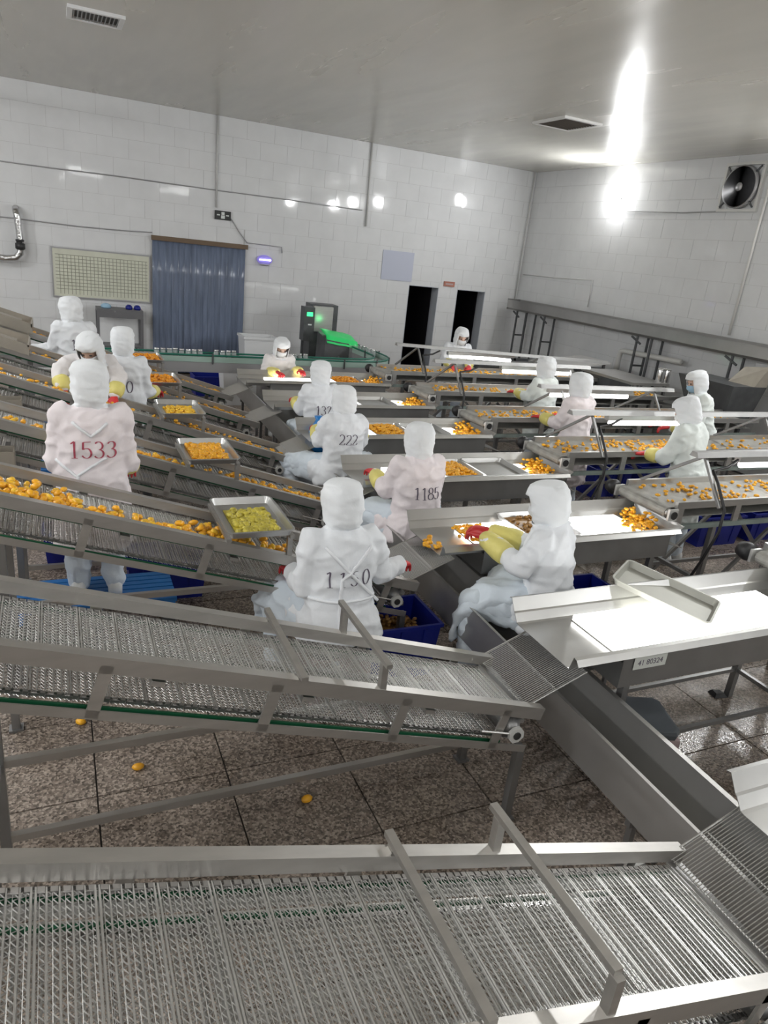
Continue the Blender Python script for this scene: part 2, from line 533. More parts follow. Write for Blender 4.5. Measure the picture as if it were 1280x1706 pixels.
# ---------------------------------------------------------------- added lamps that brighten the hall (ceiling battens behind and above the camera's view)
def batten(x, y, rz, label):
    t = empty('ceiling_lamp', (x, y, ZC-0.42), rz, label, 'lamp', 'ceiling lamps over the hall')
    m = MB(); m.hexa([(-0.65, -0.09, 0.02), (0.65, -0.09, 0.02), (0.65, 0.09, 0.02), (-0.65, 0.09, 0.02), (-0.65, -0.04, 0.07), (0.65, -0.04, 0.07), (0.65, 0.04, 0.07), (-0.65, 0.04, 0.07)])
    m.build('reflector', 'white_plastic', t)
    for s in (-0.05, 0.05):
        MB().tube([(-0.62, s, 0.005), (0.62, s, 0.005)], 0.013, 8).build('tube', 'batten_glow', t)
    for s in (-0.4, 0.4):
        MB().tube([(s, 0, 0.07), (s, 0, 0.42)], 0.008, 6).build('hanger', 'steel', t)
    area_light('lamp_light', (0, 0, -0.02), 1.2, 0.16, LAMP_W, parent=t)
BATTENS = [(-2.2, -1.6), (1.2, -1.6), (4.6, -1.6), (-2.2, 2.6), (-2.0, 6.4), (-2.0, 10.4), (1.2, -4.0), (4.6, -4.0)]
for k, (x, y) in enumerate(BATTENS):
    batten(x, y, 0, 'white fluorescent ceiling lamp hanging above the work floor')

# round flood lamps on the side walls (one in view on the right, its neighbours seen as tile reflections, the left row added)
def flood(x, y, z, s, label):
    fl = empty('flood_lamp', (x, y, z), 0, label, 'lamp', 'round flood lamps on the side walls')
    MB().lathe([(0.03, s*0.09), (0.05, s*0.08), (0.07, s*0.05), (0.08, s*0.02), (0.07, s*0.0)], (0, 0, 0), 20, 'x').build('housing', 'white_plastic', fl, True)
    MB().ell((s*-0.05, 0, 0), 0.11, 0.13, 0.13).build('globe', 'flood_glow', fl, True)
    area_light('flood_light', (s*-0.17, 0, 0), 0.2, 0.2, FLOOD_W, (0, s*(PI/2-0.12), 0), (0.98, 0.99, 1.0), fl)
flood(9.36, 11.21, 3.96, 1, 'round glaring white lamp on the right wall')
for y in (6.0, 3.8, 1.9, -3.4): flood(9.36, y, 3.98, 1, 'round flood lamp further along the right wall')
for y in (-2.0, 2.0, 6.0, 10.0): flood(XL+0.1, y, 3.98, -1, 'round flood lamp on the left wall')  # unseen row, added to light the hall from the left
# ================================================================ CITRUS SEGMENTS
def segment_rings(sc=1.0):
    rings = []
    for k in range(6):
        t = k/5; a = (t-0.5)*1.5
        c = Vector((0.021*math.sin(a), 0.021*math.cos(a)-0.017, 0.009)); r = 0.0115*math.sin(PI*(0.08+0.84*t))**0.6+0.0012
        d = Vector((math.sin(a), math.cos(a), 0))
        rings.append([(c+d*r*1.05*math.cos(q)+Vector((0, 0, r*0.85*math.sin(q))))*sc for q in [2*PI*j/6 for j in range(6)]])
    return rings
SEG_ME = [MB().loft(segment_rings(s)).mesh('citrus_segment', m, True) for s, m in ((1.5, 'segment'), (1.3, 'segment'), (1.4, 'segment_pale'))]
seg_low = MB().loft([r[::1] for r in segment_rings(1.15)][::1])
def scatter(mb, pts):
    """add a loose segment at each (x,y,z,slope) to one mesh"""
    for (x, y, z) in pts:
        M = Matrix.Translation((x, y, z)) @ Matrix.Rotation(random.uniform(0, 6.28), 4, 'Z') @ Matrix.Rotation(random.gauss(0, 0.5), 4, 'X') @ Matrix.Scale(random.uniform(0.8, 1.15), 4)
        i = len(mb.v)
        mb.v += [tuple(M @ Vector(p)) for p in seg_low.v]
        mb.f += [tuple(i+q for q in f) for f in seg_low.f]
SEG_N = 0
def single(x, y, z, label, group, tilt=0.0):
    global SEG_N
    SEG_N += 1
    o = link('citrus_segment', random.choice(SEG_ME), None, (x, y, z))
    o.rotation_euler = (random.gauss(0, 0.25), tilt+random.gauss(0, 0.25), random.uniform(0, 6.28))
    s = random.uniform(0.85, 1.2); o.scale = (s, s, s)
    return tag(o, label, 'citrus', group)

# ================================================================ LEFT LINES: inclined wire-mesh conveyors
def yk(k): return 0.85+1.355*k
SL = 0.30; ANG = math.atan(SL); CA, SA = math.cos(ANG), math.sin(ANG)
X_END = 2.0; Z_END = 0.66; UMAX = 3.55; BW = 0.50
def S(u, v, w):       # belt coordinates -> local metres (origin at the low end on the floor)
    return Vector((-u*CA+w*SA, v, Z_END+u*SA+w*CA))
def zbelt(X): return Z_END+SL*(X_END-X)-0.062
def sbox(mb, u0, u1, v0, v1, w0, w1):
    return mb.hexa([S(u1, v0, w0), S(u0, v0, w0), S(u0, v1, w0), S(u1, v1, w0), S(u1, v0, w1), S(u0, v0, w1), S(u0, v1, w1), S(u1, v1, w1)])

def wire_belt_mesh(BW):
    """woven wire: heavy double rods, fine rods between, flattened spirals running across them"""
    mb = MB(); v0, v1 = 0.052, BW-0.052; pit = 0.0265; n = int((UMAX-0.1)/pit)
    pz = 0.020; nz = int((v1-v0)/pz)
    b = S(0, 0, 1)-S(0, 0, 0)
    for k in range(n+1):
        u = 0.06+k*pit
        heavy = k % 5 == 0
        for du in ((-0.0045, 0.0045) if heavy else (0,)):
            mb.tube([S(u+du, v0, -0.0585), S(u+du, v1, -0.0585)], 0.0034 if heavy else 0.0025, 5, False)
        if k == n: break
        for half in (0, 1):
            ua = u+half*pit/2; ub = ua+pit/2
            if half: mb.tube([S(ua, v0, -0.0615), S(ua, v1, -0.0615)], 0.0010, 3, False)
            pts = []
            for j in range(nz*2+1):
                pts.append(S(ub if j % 2 else ua, v0+(j+0.5*half)*pz/2, -0.062+(0.002 if j % 2 else -0.002)))
            base = len(mb.v); r = 0.0015
            for p in pts:
                mb.v += [tuple(p+b*r), tuple(p-b*r*0.6+Vector((0, r, 0))), tuple(p-b*r*0.6-Vector((0, r, 0)))]
            for j in range(len(pts)-1):
                o = base+j*3
                for q in range(3):
                    q2 = (q+1) % 3
                    mb.f.append((o+q, o+q2, o+3+q2, o+3+q))
    return mb
def fast_mesh(mb, name, m):
    me = bpy.data.meshes.new(name); me.from_pydata(mb.v, [], mb.f); me.materials.append(MATS[m]); me.update(); return me
def chain_mesh(v):
    mb = MB(); n = int((UMAX-0.1)/0.0265)
    for k in range(n):
        u = 0.06+k*0.0265
        sbox(mb, u+0.003, u+0.019, v-0.007, v+0.007, -0.070, -0.056)
        sbox(mb, u-0.006, u+0.028, v-0.010 if k % 2 else v+0.006, v-0.007 if k % 2 else v+0.009, -0.068, -0.058)
    return fast_mesh(mb, 'roller_chain', 'chain')

def make_line(BW=0.50, bar0=-0.03, bar1=0.54):
    BELT_ME = fast_mesh(wire_belt_mesh(BW), 'wire_mesh_belt', 'wire')
    CHAIN_ME = [chain_mesh(0.058), chain_mesh(BW-0.058)]
    root = empty('inclined_belt_conveyor')
    for v in (0.0, BW-0.045):
        sbox(MB(), -0.03, UMAX, v, v+0.045, -0.055, 0.0)
        m = MB(); sbox(m, -0.03, UMAX, v, v+0.045, -0.008, 0.0); inner = v+0.037 if v else v
        w_out = (v, v+0.006) if v == 0 else (v+0.039, v+0.045)
        w_in = (v+0.039, v+0.045) if v == 0 else (v, v+0.006)
        sbox(m, -0.03, UMAX, w_out[0], w_out[1], -0.062, -0.008)
        sbox(m, -0.03, UMAX, w_in[0], w_in[1], -0.050, -0.008)
        m.build('side_rail', 'steel_rail', root)
        m = MB(); sbox(m, -0.02, UMAX, v, v+0.04, -0.245, -0.238); 
        a = v if v == 0 else v+0.034
        sbox(m, -0.02, UMAX, a, a+0.006, -0.238, -0.208)
        m.build('lower_rail', 'steel_rail', root)
        gv = v+0.018 if v == 0 else v+0.012
        m = MB(); sbox(m, 0.12, UMAX, gv+0.012, gv+0.022, -0.238, -0.212)
        m.build('guide_strip', 'green_strip', root)
        m = MB(); sbox(m, 0.05, UMAX, 0.050 if v == 0 else BW-0.068, 0.068 if v == 0 else BW-0.050, -0.085, -0.072)
        m.build('guide_strip', 'green_strip', root)
        m = MB(); sbox(m, 0.05, UMAX, 0.074 if v == 0 else BW-0.108, 0.108 if v == 0 else BW-0.074, -0.088, -0.080)
        m.build('slide_strip', 'steel', root)
        for u in (0.16, 0.72, 1.32, 1.95, 2.6, 3.2):
            s = MB(); yy = v if v == 0 else v+0.035
            s.hexa([S(u+0.045, yy, -0.24), S(u, yy, -0.24), S(u, yy+0.010, -0.24), S(u+0.045, yy+0.010, -0.24), S(u+0.045, yy, -0.03), S(u, yy, -0.03), S(u, yy+0.010, -0.03), S(u+0.045, yy+0.010, -0.03)])
            s.build('strut', 'steel_rail', root)
        # take-up bearing at the low end
        yy = v-0.022 if v == 0 else BW+0.004
        c = S(0.09, 0, -0.145)
        br = MB(); prof = []
        ring0, ring1 = [], []
        for j in range(8):
            a = 2*PI*(j+0.5)/8; rr = 0.044 if j % 2 else 0.041
            ring0.append((c.x+rr*math.cos(a), yy, c.z+rr*math.sin(a))); ring1.append((c.x+rr*math.cos(a), yy+0.018, c.z+rr*math.sin(a)))
        br.loft([ring0, ring1]); b = br.build('bearing_block', 'bearing', root)
        MB().lathe([(0.020, 0.0), (0.020, 0.028)], (c.x, yy-0.006, c.z), 12, 'y').build('shaft_end', 'bore', b)
        p0 = S(0.13, yy+0.009, -0.143); p1 = S(0.30, yy+0.009, -0.143)
        MB().tube([p0, p1], 0.006, 6).build('takeup_screw', 'steel', root)
    for u in (0.02, 0.55, 1.15, 1.75, 2.4, 3.0):
        m = MB(); sbox(m, u, u+0.05, 0.04, BW-0.04, -0.115, -0.095); m.build('cross_member', 'steel', root)
    m = MB(); sbox(m, -0.03, 0.055, 0.045, BW-0.045, -0.056, -0.050); m.build('end_plate', 'steel_trough', root)
    c = S(0.09, 0, -0.132)
    MB().lathe([(0.012, -0.01), (0.055, 0.04), (0.055, BW-0.04), (0.012, BW+0.01)], (c.x, 0, c.z), 16, 'y').build('end_drum', 'steel_dark', root, True)
    c = S(UMAX-0.06, 0, -0.132)
    MB().lathe([(0.012, -0.01), (0.055, 0.04), (0.055, BW-0.04), (0.012, BW+0.01)], (c.x, 0, c.z), 16, 'y').build('end_drum', 'steel_dark', root, True)
    tag(link('wire_mesh_belt', BELT_ME, root), kind='stuff')
    o = tag(link('wire_mesh_belt', BELT_ME, root), kind='stuff'); o.location = (-0.148*SA, 0, -0.148*CA)
    for cm in CHAIN_ME:
        tag(link('roller_chain', cm, root), kind='stuff')
        o = tag(link('roller_chain', cm, root), kind='stuff'); o.location = (-0.134*SA, 0, -0.134*CA)
    # legs and floor stretchers
    for x in (-0.06, -2.30):
        for v in (0.005, BW-0.045):
            zt = Z_END-SL*x-0.235
            m = MB(); m.box(x-0.02, x+0.02, v, v+0.04, 0.012, zt); lg = m.build('leg', 'steel_dark', root)
            MB().box(x-0.035, x+0.035, v-0.012, v+0.052, 0.0, 0.012).build('foot', 'steel_dark', lg)
    for (v, z) in ((BW-0.035, 0.48), (BW-0.035, 0.09)):
        MB().box(-2.28, -0.08, v, v+0.03, z, z+0.035).build('stretcher', 'steel_rail', root)
    for x in (-0.06, -2.30):
        MB().box(x-0.012, x+0.012, 0.04, BW-0.04, 0.48, 0.51).build('stretcher', 'steel_dark', root)
    # the two tray supports across the belt
    for X in (0.80, 1.155):
        x = X-X_END; zt = Z_END-SL*x
        br = MB().box(x-0.013, x+0.013, bar0, bar1, 1.032, 1.052).build('tray_support', 'steel_rail', root)
        for v in (0.004, BW-0.034):
            MB().box(x-0.014, x+0.014, v, v+0.03, zt-0.004, 1.032).build('post', 'steel_rail', br)
    return root

LINE_LABELS = ['empty wire mesh conveyor nearest the camera, running across the bottom of the picture',
    'second wire mesh conveyor from the camera, empty, in front of the worker numbered 1150',
    'wire mesh conveyor carrying the tray of pale yellow peel and loose segments',
    'wire mesh conveyor that the worker numbered 1533 faces, third one with fruit from far',
    'wire mesh conveyor the bent worker leans over',
    'narrow looking mesh conveyor under the tray a red glove touches',
    'rearmost inclined mesh conveyor, next to the bottle line']
LINE_LABELS[3] = 'wire mesh conveyor directly in front of the worker numbered 1533'
line_near = make_line(0.565, 0.02, 0.59)
line0 = make_line()
for k in range(7):
    o = line_near if k == 0 else line0 if k == 1 else copy_tree(line0)
    o.location = (X_END, yk(k) if k else 0.80, 0)
    tag(o, LINE_LABELS[k], 'conveyor', 'inclined mesh conveyors on the left')

# ---------------------------------------------------------------- drain combs between tables and belts
def make_comb():
    root = empty('drain_comb')
    a = Vector((-0.055, 0, 0.632)); b = Vector((0.285, 0, 0.775))
    d = (b-a).normalized(); nrm = Vector((-d.z, 0, d.x))
    m = MB(); n = 36
    for j in range(n):
        y = 0.07+j*(0.43/(n-1))
        m.tube([a+Vector((0, y, 0)), b+Vector((0, y, 0))], 0.0019, 5)
    tag(m.build('wire_row', 'wire', root), kind='stuff')
    for t in (0.02, 0.5, 0.93):
        p = a.lerp(b, t)-nrm*0.005
        MB().tube([p+Vector((0, 0.06, 0)), p+Vector((0, 0.51, 0))], 0.004, 6).build('cross_rod', 'steel', root)
    for y in (0.06, 0.51):
        MB().tube([a+Vector((0, y, 0)), b+Vector((0, y, 0))], 0.004, 6).build('side_rod', 'steel', root)
    return root
comb0 = make_comb()
COMB_L = ['wire drain comb at the lower right corner of the picture', 'wire drain comb between the empty belt and the lit table with the tilted tray',
          'wire drain comb by the red glove of the worker numbered 1150', 'wire drain comb above the head of the worker numbered 1150',
          'drain comb left of the seated worker numbered 222', 'drain comb left of the blue bag', 'rearmost drain comb, below the bottle line']
for k in range(7):
    o = comb0 if k == 0 else copy_tree(comb0)
    o.location = (X_END+0.01, yk(k) if k else yk(k)-0.02, 0)
    tag(o, COMB_L[k], 'drain grid', 'drain combs over the trough')

# ---------------------------------------------------------------- the long water trough
tr = empty('flume_trough', (2.24, 0, 0), 0, 'long stainless steel water trough running diagonally under the combs', 'trough')
def tz(y): return 0.535+0.024*y
def trough_piece(y0, y1, prof, name, m='steel_trough'):
    q = MB()
    q.hexa([(prof[0], y0, tz(y0)+prof[2]), (prof[1], y0, tz(y0)+prof[2]), (prof[1], y1, tz(y1)+prof[2]), (prof[0], y1, tz(y1)+prof[2]),
            (prof[0], y0, tz(y0)+prof[3]), (prof[1], y0, tz(y0)+prof[3]), (prof[1], y1, tz(y1)+prof[3]), (prof[0], y1, tz(y1)+prof[3])])
    return q.build(name, m, tr)
TY0, TY1 = -0.6, 9.75
trough_piece(TY0, TY1, (0, 0.004, -0.25, 0), 'side_wall'); trough_piece(TY0, TY1, (0.276, 0.28, -0.25, 0), 'side_wall')
trough_piece(TY0, TY1, (0, 0.28, -0.254, -0.25), 'trough_floor')
trough_piece(TY0, TY1, (-0.014, 0.004, 0, 0.004), 'lip', 'steel'); trough_piece(TY0, TY1, (0.272, 0.30, 0, 0.004), 'lip', 'steel')
for y in (0.4, 1.75, 3.1, 4.45, 5.8, 7.15, 8.5, 9.5):
    for x in (0.02, 0.23):
        MB().box(x, x+0.03, y, y+0.03, 0.0, tz(y)-0.254).build('leg', 'steel_dark', tr)
    MB().box(0.0, 0.28, y, y+0.03, tz(y)-0.29, tz(y)-0.254).build('cradle', 'steel_dark', tr)

# ================================================================ LIT SORTING TABLES
TL, TWD = 2.05, 0.56
def make_table():
    root = empty('sorting_table')
    zf = 0.79
    prof = [(-0.035, 0.835), (-0.012, 0.862), (0.010, 0.866), (0.030, zf+0.002), (0.045, zf), (0.47, zf), (0.485, zf+0.004), (0.515, 0.835), (0.525, 0.842), (0.565, 0.905), (0.585, 0.900)]
    MB().sheet(prof, 0.0, TL, 0.003).build('tray_body', 'steel_tray', root)
    # right end wall
    e = MB(); e.hexa([(TL, 0.04, zf), (TL+0.003, 0.04, zf), (TL+0.003, 0.47, zf), (TL, 0.47, zf), (TL+0.05, 0.0, 0.875), (TL+0.053, 0.0, 0.875), (TL+0.053, 0.56, 0.905), (TL+0.05, 0.56, 0.905)])
    e.build('end_wall', 'steel_tray', root)
    # backlit slab
    fr = MB(); fr.box(0.335, 1.80, 0.075, 0.445, zf+0.001, zf+0.006); fr.build('panel_base', 'steel', root)
    MB().box(0.34, 1.795, 0.08, 0.44, zf+0.006, zf+0.034).build('light_panel', 'light_panel', root)
    # deep front and rear skirts (the lamp box under the tray)
    MB().box(0.32, 1.98, 0.0, 0.004, 0.645, 0.838).build('front_skirt', 'steel_dark', root)
    MB().box(0.32, 1.98, 0.50, 0.504, 0.645, 0.80).build('rear_skirt', 'steel_dark', root)
    MB().box(0.32, 0.324, 0.0, 0.504, 0.645, 0.788).build('side_skirt', 'steel_dark', root)
    MB().box(1.976, 1.98, 0.0, 0.504, 0.645, 0.788).build('side_skirt', 'steel_dark', root)
    MB().box(0.32, 1.98, 0.0, 0.504, 0.641, 0.645).build('lamp_box_floor', 'steel_dark', root)
    for x in (0.40, 1.86):
        for y in (0.03, 0.44):
            MB().box(x, x+0.04, y, y+0.04, 0.0, 0.641).build('leg', 'steel_dark', root)
    for y in (0.04, 0.45):
        MB().box(0.44, 1.86, y, y+0.025, 0.20, 0.225).build('stretcher', 'steel_dark', root)
    for x in (0.41, 1.87):
        MB().box(x, x+0.025, 0.07, 0.44, 0.20, 0.225).build('stretcher', 'steel_dark', root)
    return root
TABLE_L = ['lit sorting table cut off at the right edge near the bottom', 'glaring empty sorting table with one tilted steel tray lying on it',
           'lit sorting table under the red gloved hands of the turned worker', 'lit sorting table in front of the worker numbered 1185',
           'lit sorting table of the worker seated with spread knees', 'lit sorting table right of the worker numbered 132',
           'rearmost lit sorting table, its worker facing the camera']
tab0 = make_table()
for k in range(7):
    o = tab0 if k == 0 else copy_tree(tab0)
    o.location = (2.2, yk(k)+0.06, 0) if k else (2.235, yk(k)-0.03, 0)
    tag(o, TABLE_L[k], 'table', 'lit sorting tables')
def on_table(k): return (2.2, yk(k)+0.06, 0.824)

# ================================================================ RIGHT LINES: level inspection conveyors
RL, RW = 4.3, 0.58
def make_right(full=True):
    root = empty('inspection_conveyor')
    # belt wraps round a nose roller
    m = MB(); rings = []
    loop = [(RL-0.1, 0.985), (0.05, 0.985)]+[(0.05-0.045*math.sin(a), 0.94+0.045*math.cos(a)) for a in [PI*t/8 for t in range(1, 8)]]+[(0.05, 0.895), (RL-0.1, 0.895)]
    loop_i = [(x+(0.004 if 0 < x < 0.05 else 0), z-0.004 if z > 0.94 else z+0.004) for x, z in loop]
    full_loop = loop+loop_i[::-1]
    m.loft([[(x, 0.03, z) for x, z in full_loop], [(x, RW-0.03, z) for x, z in full_loop]])
    m.build('belt', 'belt_grey', root)
    MB().lathe([(0.01, 0.0), (0.040, 0.032), (0.040, RW-0.032), (0.01, RW)], (0.05, 0, 0.94), 16, 'y').build('nose_roller', 'steel', root, True)
    for y in (0.0, RW-0.03):
        MB().box(0.10, RL, y, y+0.03, 0.975, 1.03).build('side_rail', 'steel', root)
        MB().box(0.10, RL, y, y+0.025, 0.80, 0.84).build('lower_rail', 'green_frame', root)
        for x in (0.12, 0.75, 1.45, 2.2, 2.95, 3.7):
            MB().box(x, x+0.06, y, y+0.02, 0.84, 0.975).build('strut', 'steel', root)
        yy = y-0.02 if y == 0 else y+0.03
        b = MB().box(0.01, 0.10, yy, yy+0.02, 0.89, 0.98).build('bearing_block', 'bearing', root)
        MB().lathe([(0.032, 0), (0.032, 0.006), (0.018, 0.006), (0.018, 0.012)], (0.055, yy-0.012 if y == 0 else yy+0.02, 0.935), 14, 'y').build('shaft_end', 'bore', b)
    MB().lathe([(0.02, 0.0), (0.062, 0.005), (0.065, 0.03), (0.05, 0.085), (0.0301, 0.09)], (0.02, RW+0.02, 0.95), 16, 'y').build('drive_pulley', 'black', root, True)
    for x in (0.55, 2.1, 3.9):
        for y in (0.0, RW-0.04):
            MB().box(x, x+0.04, y, y+0.04, 0.0, 0.80).build('leg', 'steel_dark', root)
        MB().box(x, x+0.03, 0.04, RW-0.04, 0.30, 0.33).build('stretcher', 'steel_dark', root)
    for y in (0.006, RW-0.03):
        MB().bar((0.60, y+0.012, 0.12), (1.3, y+0.012, 0.78), 0.025, 0.03).build('brace', 'steel_dark', root)
        MB().bar((2.10, y+0.012, 0.12), (1.4, y+0.012, 0.78), 0.025, 0.03).build('brace', 'steel_dark', root)
        MB().box(0.59, 2.1, y, y+0.025, 0.20, 0.23).build('stretcher', 'steel_dark', root)
    # drip chute under the nose
    MB().hexa([(0.02, 0.03, 0.70), (0.30, 0.03, 0.62), (0.30, RW-0.03, 0.62), (0.02, RW-0.03, 0.70), (0.02, 0.03, 0.705), (0.30, 0.03, 0.625), (0.30, RW-0.03, 0.625), (0.02, RW-0.03, 0.705)]).build('drip_plate', 'steel_trough', root)
    return root
mat('belt_grey', (0.34, 0.335, 0.31), 0.5, 0.2, var=0.15, vscale=12, bump=0.4, bscale=120)
RIGHT_L = {1: 'inspection conveyor just entering at the right edge behind the tilted tray', 2: 'nearest wide inspection conveyor at the right, ending at the lit table',
           3: 'second inspection conveyor from the front, above the dark blue crates', 4: 'third inspection conveyor from the front, middle of the right side',
           5: 'fourth inspection conveyor from the front', 6: 'rearmost inspection conveyor, below the two doorways'}
right0 = make_right()
for k in range(1, 7):
    o = right0 if k == 1 else copy_tree(right0)
    o.location = (4.2, yk(k)+0.17, 0)
    tag(o, RIGHT_L[k], 'conveyor', 'level inspection conveyors on the right')

# ---------------------------------------------------------------- lamp racks over the inspection belts
def lamp_rack(k, x0, x1, tubes, label, dz=0.0, legs=(0.45,), tilt=0.0):
    y = yk(k)+0.25; zr = 1.375+dz
    root = empty('lamp_rack', (x0, y, 0), 0, label, 'lamp', 'lamp racks over the inspection conveyors')
    L = x1-x0
    def zz(x): return zr-tilt*x
    m = MB(); m.hexa([(0, -0.045, zz(0)), (L, -0.045, zz(L)), (L, 0.045, zz(L)), (0, 0.045, zz(0)), (0, -0.025, zz(0)+0.04), (L, -0.025, zz(L)+0.04), (L, 0.025, zz(L)+0.04), (0, 0.025, zz(0)+0.04)])
    m.build('hood_rail', 'rack_steel', root)
    for (a, b) in tubes:
        a -= x0; b -= x0
        hd = MB().box(a-0.05, b+0.05, -0.03, 0.03, zz((a+b)/2)-0.05, zz((a+b)/2)-0.004).build('tube_holder', 'steel_tray', root)
        MB().tube([(a, 0, zz(a)-0.078), (b, 0, zz(b)-0.078)], 0.026, 10).build('tube', 'tube_glow', root, True)
    for lx in legs:
        MB().bar((lx, 0, zz(lx)), (lx+0.02, -0.235, 1.03), 0.022, 0.022, (1, 0, 0)).build('leg', 'steel_dark', root)
        MB().bar((lx, 0, zz(lx)), (lx-0.10, 0.485, 1.03), 0.022, 0.022, (1, 0, 0)).build('leg', 'steel_dark', root)
    lx = legs[0]
    pts = [(lx+0.35, -0.02, zz(lx)-0.03), (lx+0.22, -0.05, zz(lx)-0.08), (lx+0.06, -0.06, zz(lx)-0.10), (lx+0.04, -0.15, 1.2), (lx+0.05, -0.262, 1.02), (lx+0.04, -0.272, 0.85), (lx-0.02, -0.25, 0.62), (lx-0.12, -0.2, 0.3)]
    MB().tube(pts, 0.012, 7).build('cable', 'black', root, True)
    return root
lamp_rack(2, 4.42, 8.2, [(4.96, 6.1)], 'lamp rack with lit tube nearest the camera, at the right edge', 0.0, (0.12, 1.8))
lamp_rack(3, 4.28, 8.2, [(4.77, 5.82)], 'lamp rack with lit tube in front of the stooping worker in white', 0.0, (0.26, 2.6))
lamp_rack(4, 4.9, 6.9, [(5.08, 6.2)], 'third lamp rack from the front, lit tube right of the tall hood', -0.02, (0.3, 1.7))
lamp_rack(5, 4.26, 6.7, [(5.3, 6.36)], 'fourth lamp rack from the front, middle of the right side', 0.0, (0.3, 2.1))
lamp_rack(6, 4.36, 8.2, [(5.25, 6.31)], 'rearmost lamp rack, its channel crossing below the doorways', 0.0, (0.35, 2.5), 0.03)

# ================================================================ TRAYS
def tray(w, l, name='steel_tray', m='steel_tray'):
    return rect_tray(MB(), 0, w, 0, l, 0, 0.040, 0.012, 0.016).mesh(name, m, False)
TRAY_ME = tray(0.36, 0.55)
def heap_mesh(w, l, h, mname, n=90, margin=0.03, cover=1.0, flat=False):
    """a mound of segments lying in a tray"""
    mb = MB(); gx, gy = 10, 14; pts = []
    x0, x1 = margin, w-margin; y0, y1 = margin, margin+(l-2*margin)*cover
    ring = []
    idx = {}
    base = len(mb.v)
    for i in range(gx+1):
        for j in range(gy+1):
            a, b = i/gx, j/gy
            e = min(1, 4*min(a, 1-a))*min(1, 4*min(b, 1-b))
            z = 0.004+h*math.sqrt(max(0, e))*(0.75+0.35*noise.noise(Vector((a*6, b*8, w*30))))
            mb.v.append((x0+(x1-x0)*a, y0+(y1-y0)*b, z))
    for i in range(gx):
        for j in range(gy):
            o = i*(gy+1)+j
            mb.f.append((o, o+gy+1, o+gy+2, o+1))
    # closed underside
    u = len(mb.v)
    mb.v += [(x0, y0, 0.001), (x1, y0, 0.001), (x1, y1, 0.001), (x0, y1, 0.001)]
    mb.f.append((u, u+3, u+2, u+1))
    if not flat:
        P_ = []
        for q in range(n):
            a, b = random.uniform(0.05, 0.95), random.uniform(0.05, 0.95)
            e = min(1, 4*min(a, 1-a))*min(1, 4*min(b, 1-b))
            P_.append((x0+(x1-x0)*a, y0+(y1-y0)*b, 0.002+h*math.sqrt(e)*0.85))
        scatter(mb, P_)
    return mb.mesh('segment_heap', mname, True)

TRAYL = {2: 'steel tray of pale yellow peel bridging the belt left of worker 1150', 3: 'steel tray of orange segments bridging the belt right of worker 1533',
         4: 'half empty tray of mixed segments bridging a belt', 5: 'orange tray touched by a red gloved hand', 6: 'rearmost orange tray on the left, below the blue curtain'}
HEAPL = {2: 'pale yellow peel spread in the nearest tray on the left', 3: 'bright orange segments heaped in the tray right of worker 1533', 4: 'thin mixed orange segments in the half empty tray',
         5: 'flat orange mass filling the tray under a red glove', 6: 'flat orange mass in the rearmost tray on the left'}
for k in range(2, 7):
    o = link('steel_tray', TRAY_ME, None, (0.798, yk(k)-0.04, 1.0545)); tag(o, TRAYL[k], 'tray', 'trays bridging the belts')
    if k == 2: me = heap_mesh(0.36, 0.55, 0.004, 'peel_pale', 190, 0.05, 0.85)
    elif k == 3: me = heap_mesh(0.36, 0.55, 0.022, 'segment', 220, 0.045, 0.95)
    elif k == 4: me = heap_mesh(0.36, 0.55, 0.008, 'segment_pale', 110, 0.05, 0.75)
    else: me = heap_mesh(0.36, 0.55, 0.026, 'juice', 110, 0.02, 1.0)
    h = link('segment_heap', me, None, (0.798, yk(k)-0.04, 1.0555)); tag(h, HEAPL[k], 'fruit', None, 'stuff')

# trays on the lit tables (k, local x, local y, w along x, l along y, rz, label, heap)
def table_tray(k, x, y, w, l, rz, label, heap=None, hlabel=None, dz=0.0, rx=0.0, cover=1.0, m='steel_tray'):
    b = on_table(k)
    z = b[2]+0.003+dz
    o = link('steel_tray', tray(w, l, m=m), None, (b[0]+x, b[1]+y, z)); o.rotation_euler = (rx, 0, rz)
    tag(o, label, 'tray', 'trays on the lit tables')
    if heap:
        hm, hh, n = heap
        q = link('segment_heap', heap_mesh(w, l, hh, hm, n, 0.02, cover), None, (b[0]+x, b[1]+y, z+0.002)); q.rotation_euler = (rx, 0, rz)
        tag(q, hlabel, 'fruit', None, 'stuff')
    return o
table_tray(1, 1.01, 0.12, 0.36, 0.56, math.radians(33), 'empty steel tray lying askew on the glaring table', rx=0.15, dz=0.002, m='tray_dull')
mat('peel_brown', (0.34, 0.18, 0.05), 0.35, var=0.5, vscale=40)
table_tray(2, 0.72, 0.03, 0.42, 0.48, 0.0, 'brownish wet steel tray beside the turned worker on the lit table', ('peel_brown', 0.003, 50), 'thin brown scraps in the wet tray beside the turned worker')
table_tray(3, 0.78, 0.03, 0.36, 0.48, 0.0, 'steel tray of orange segments right of worker 1185', ('segment', 0.03, 150), 'orange segments heaped right of worker 1185')
table_tray(3, 1.18, 0.02, 0.44, 0.50, 0.0, 'empty grey steel tray right of the heap by worker 1185')
table_tray(4, 0.70, 0.02, 0.40, 0.48, 0.0, 'steel tray heaped with orange beside the worker with spread knees', ('segment', 0.035, 170), 'orange segments heaped beside the worker with spread knees')
table_tray(4, 1.14, 0.03, 0.42, 0.46, 0.0, 'empty grey steel tray between the heap by worker 222 and the conveyor')
table_tray(5, 0.62, 0.02, 0.40, 0.46, 0.0, 'steel tray of orange fruit right of worker 132', ('segment', 0.03, 120), 'orange fruit heap right of worker 132')
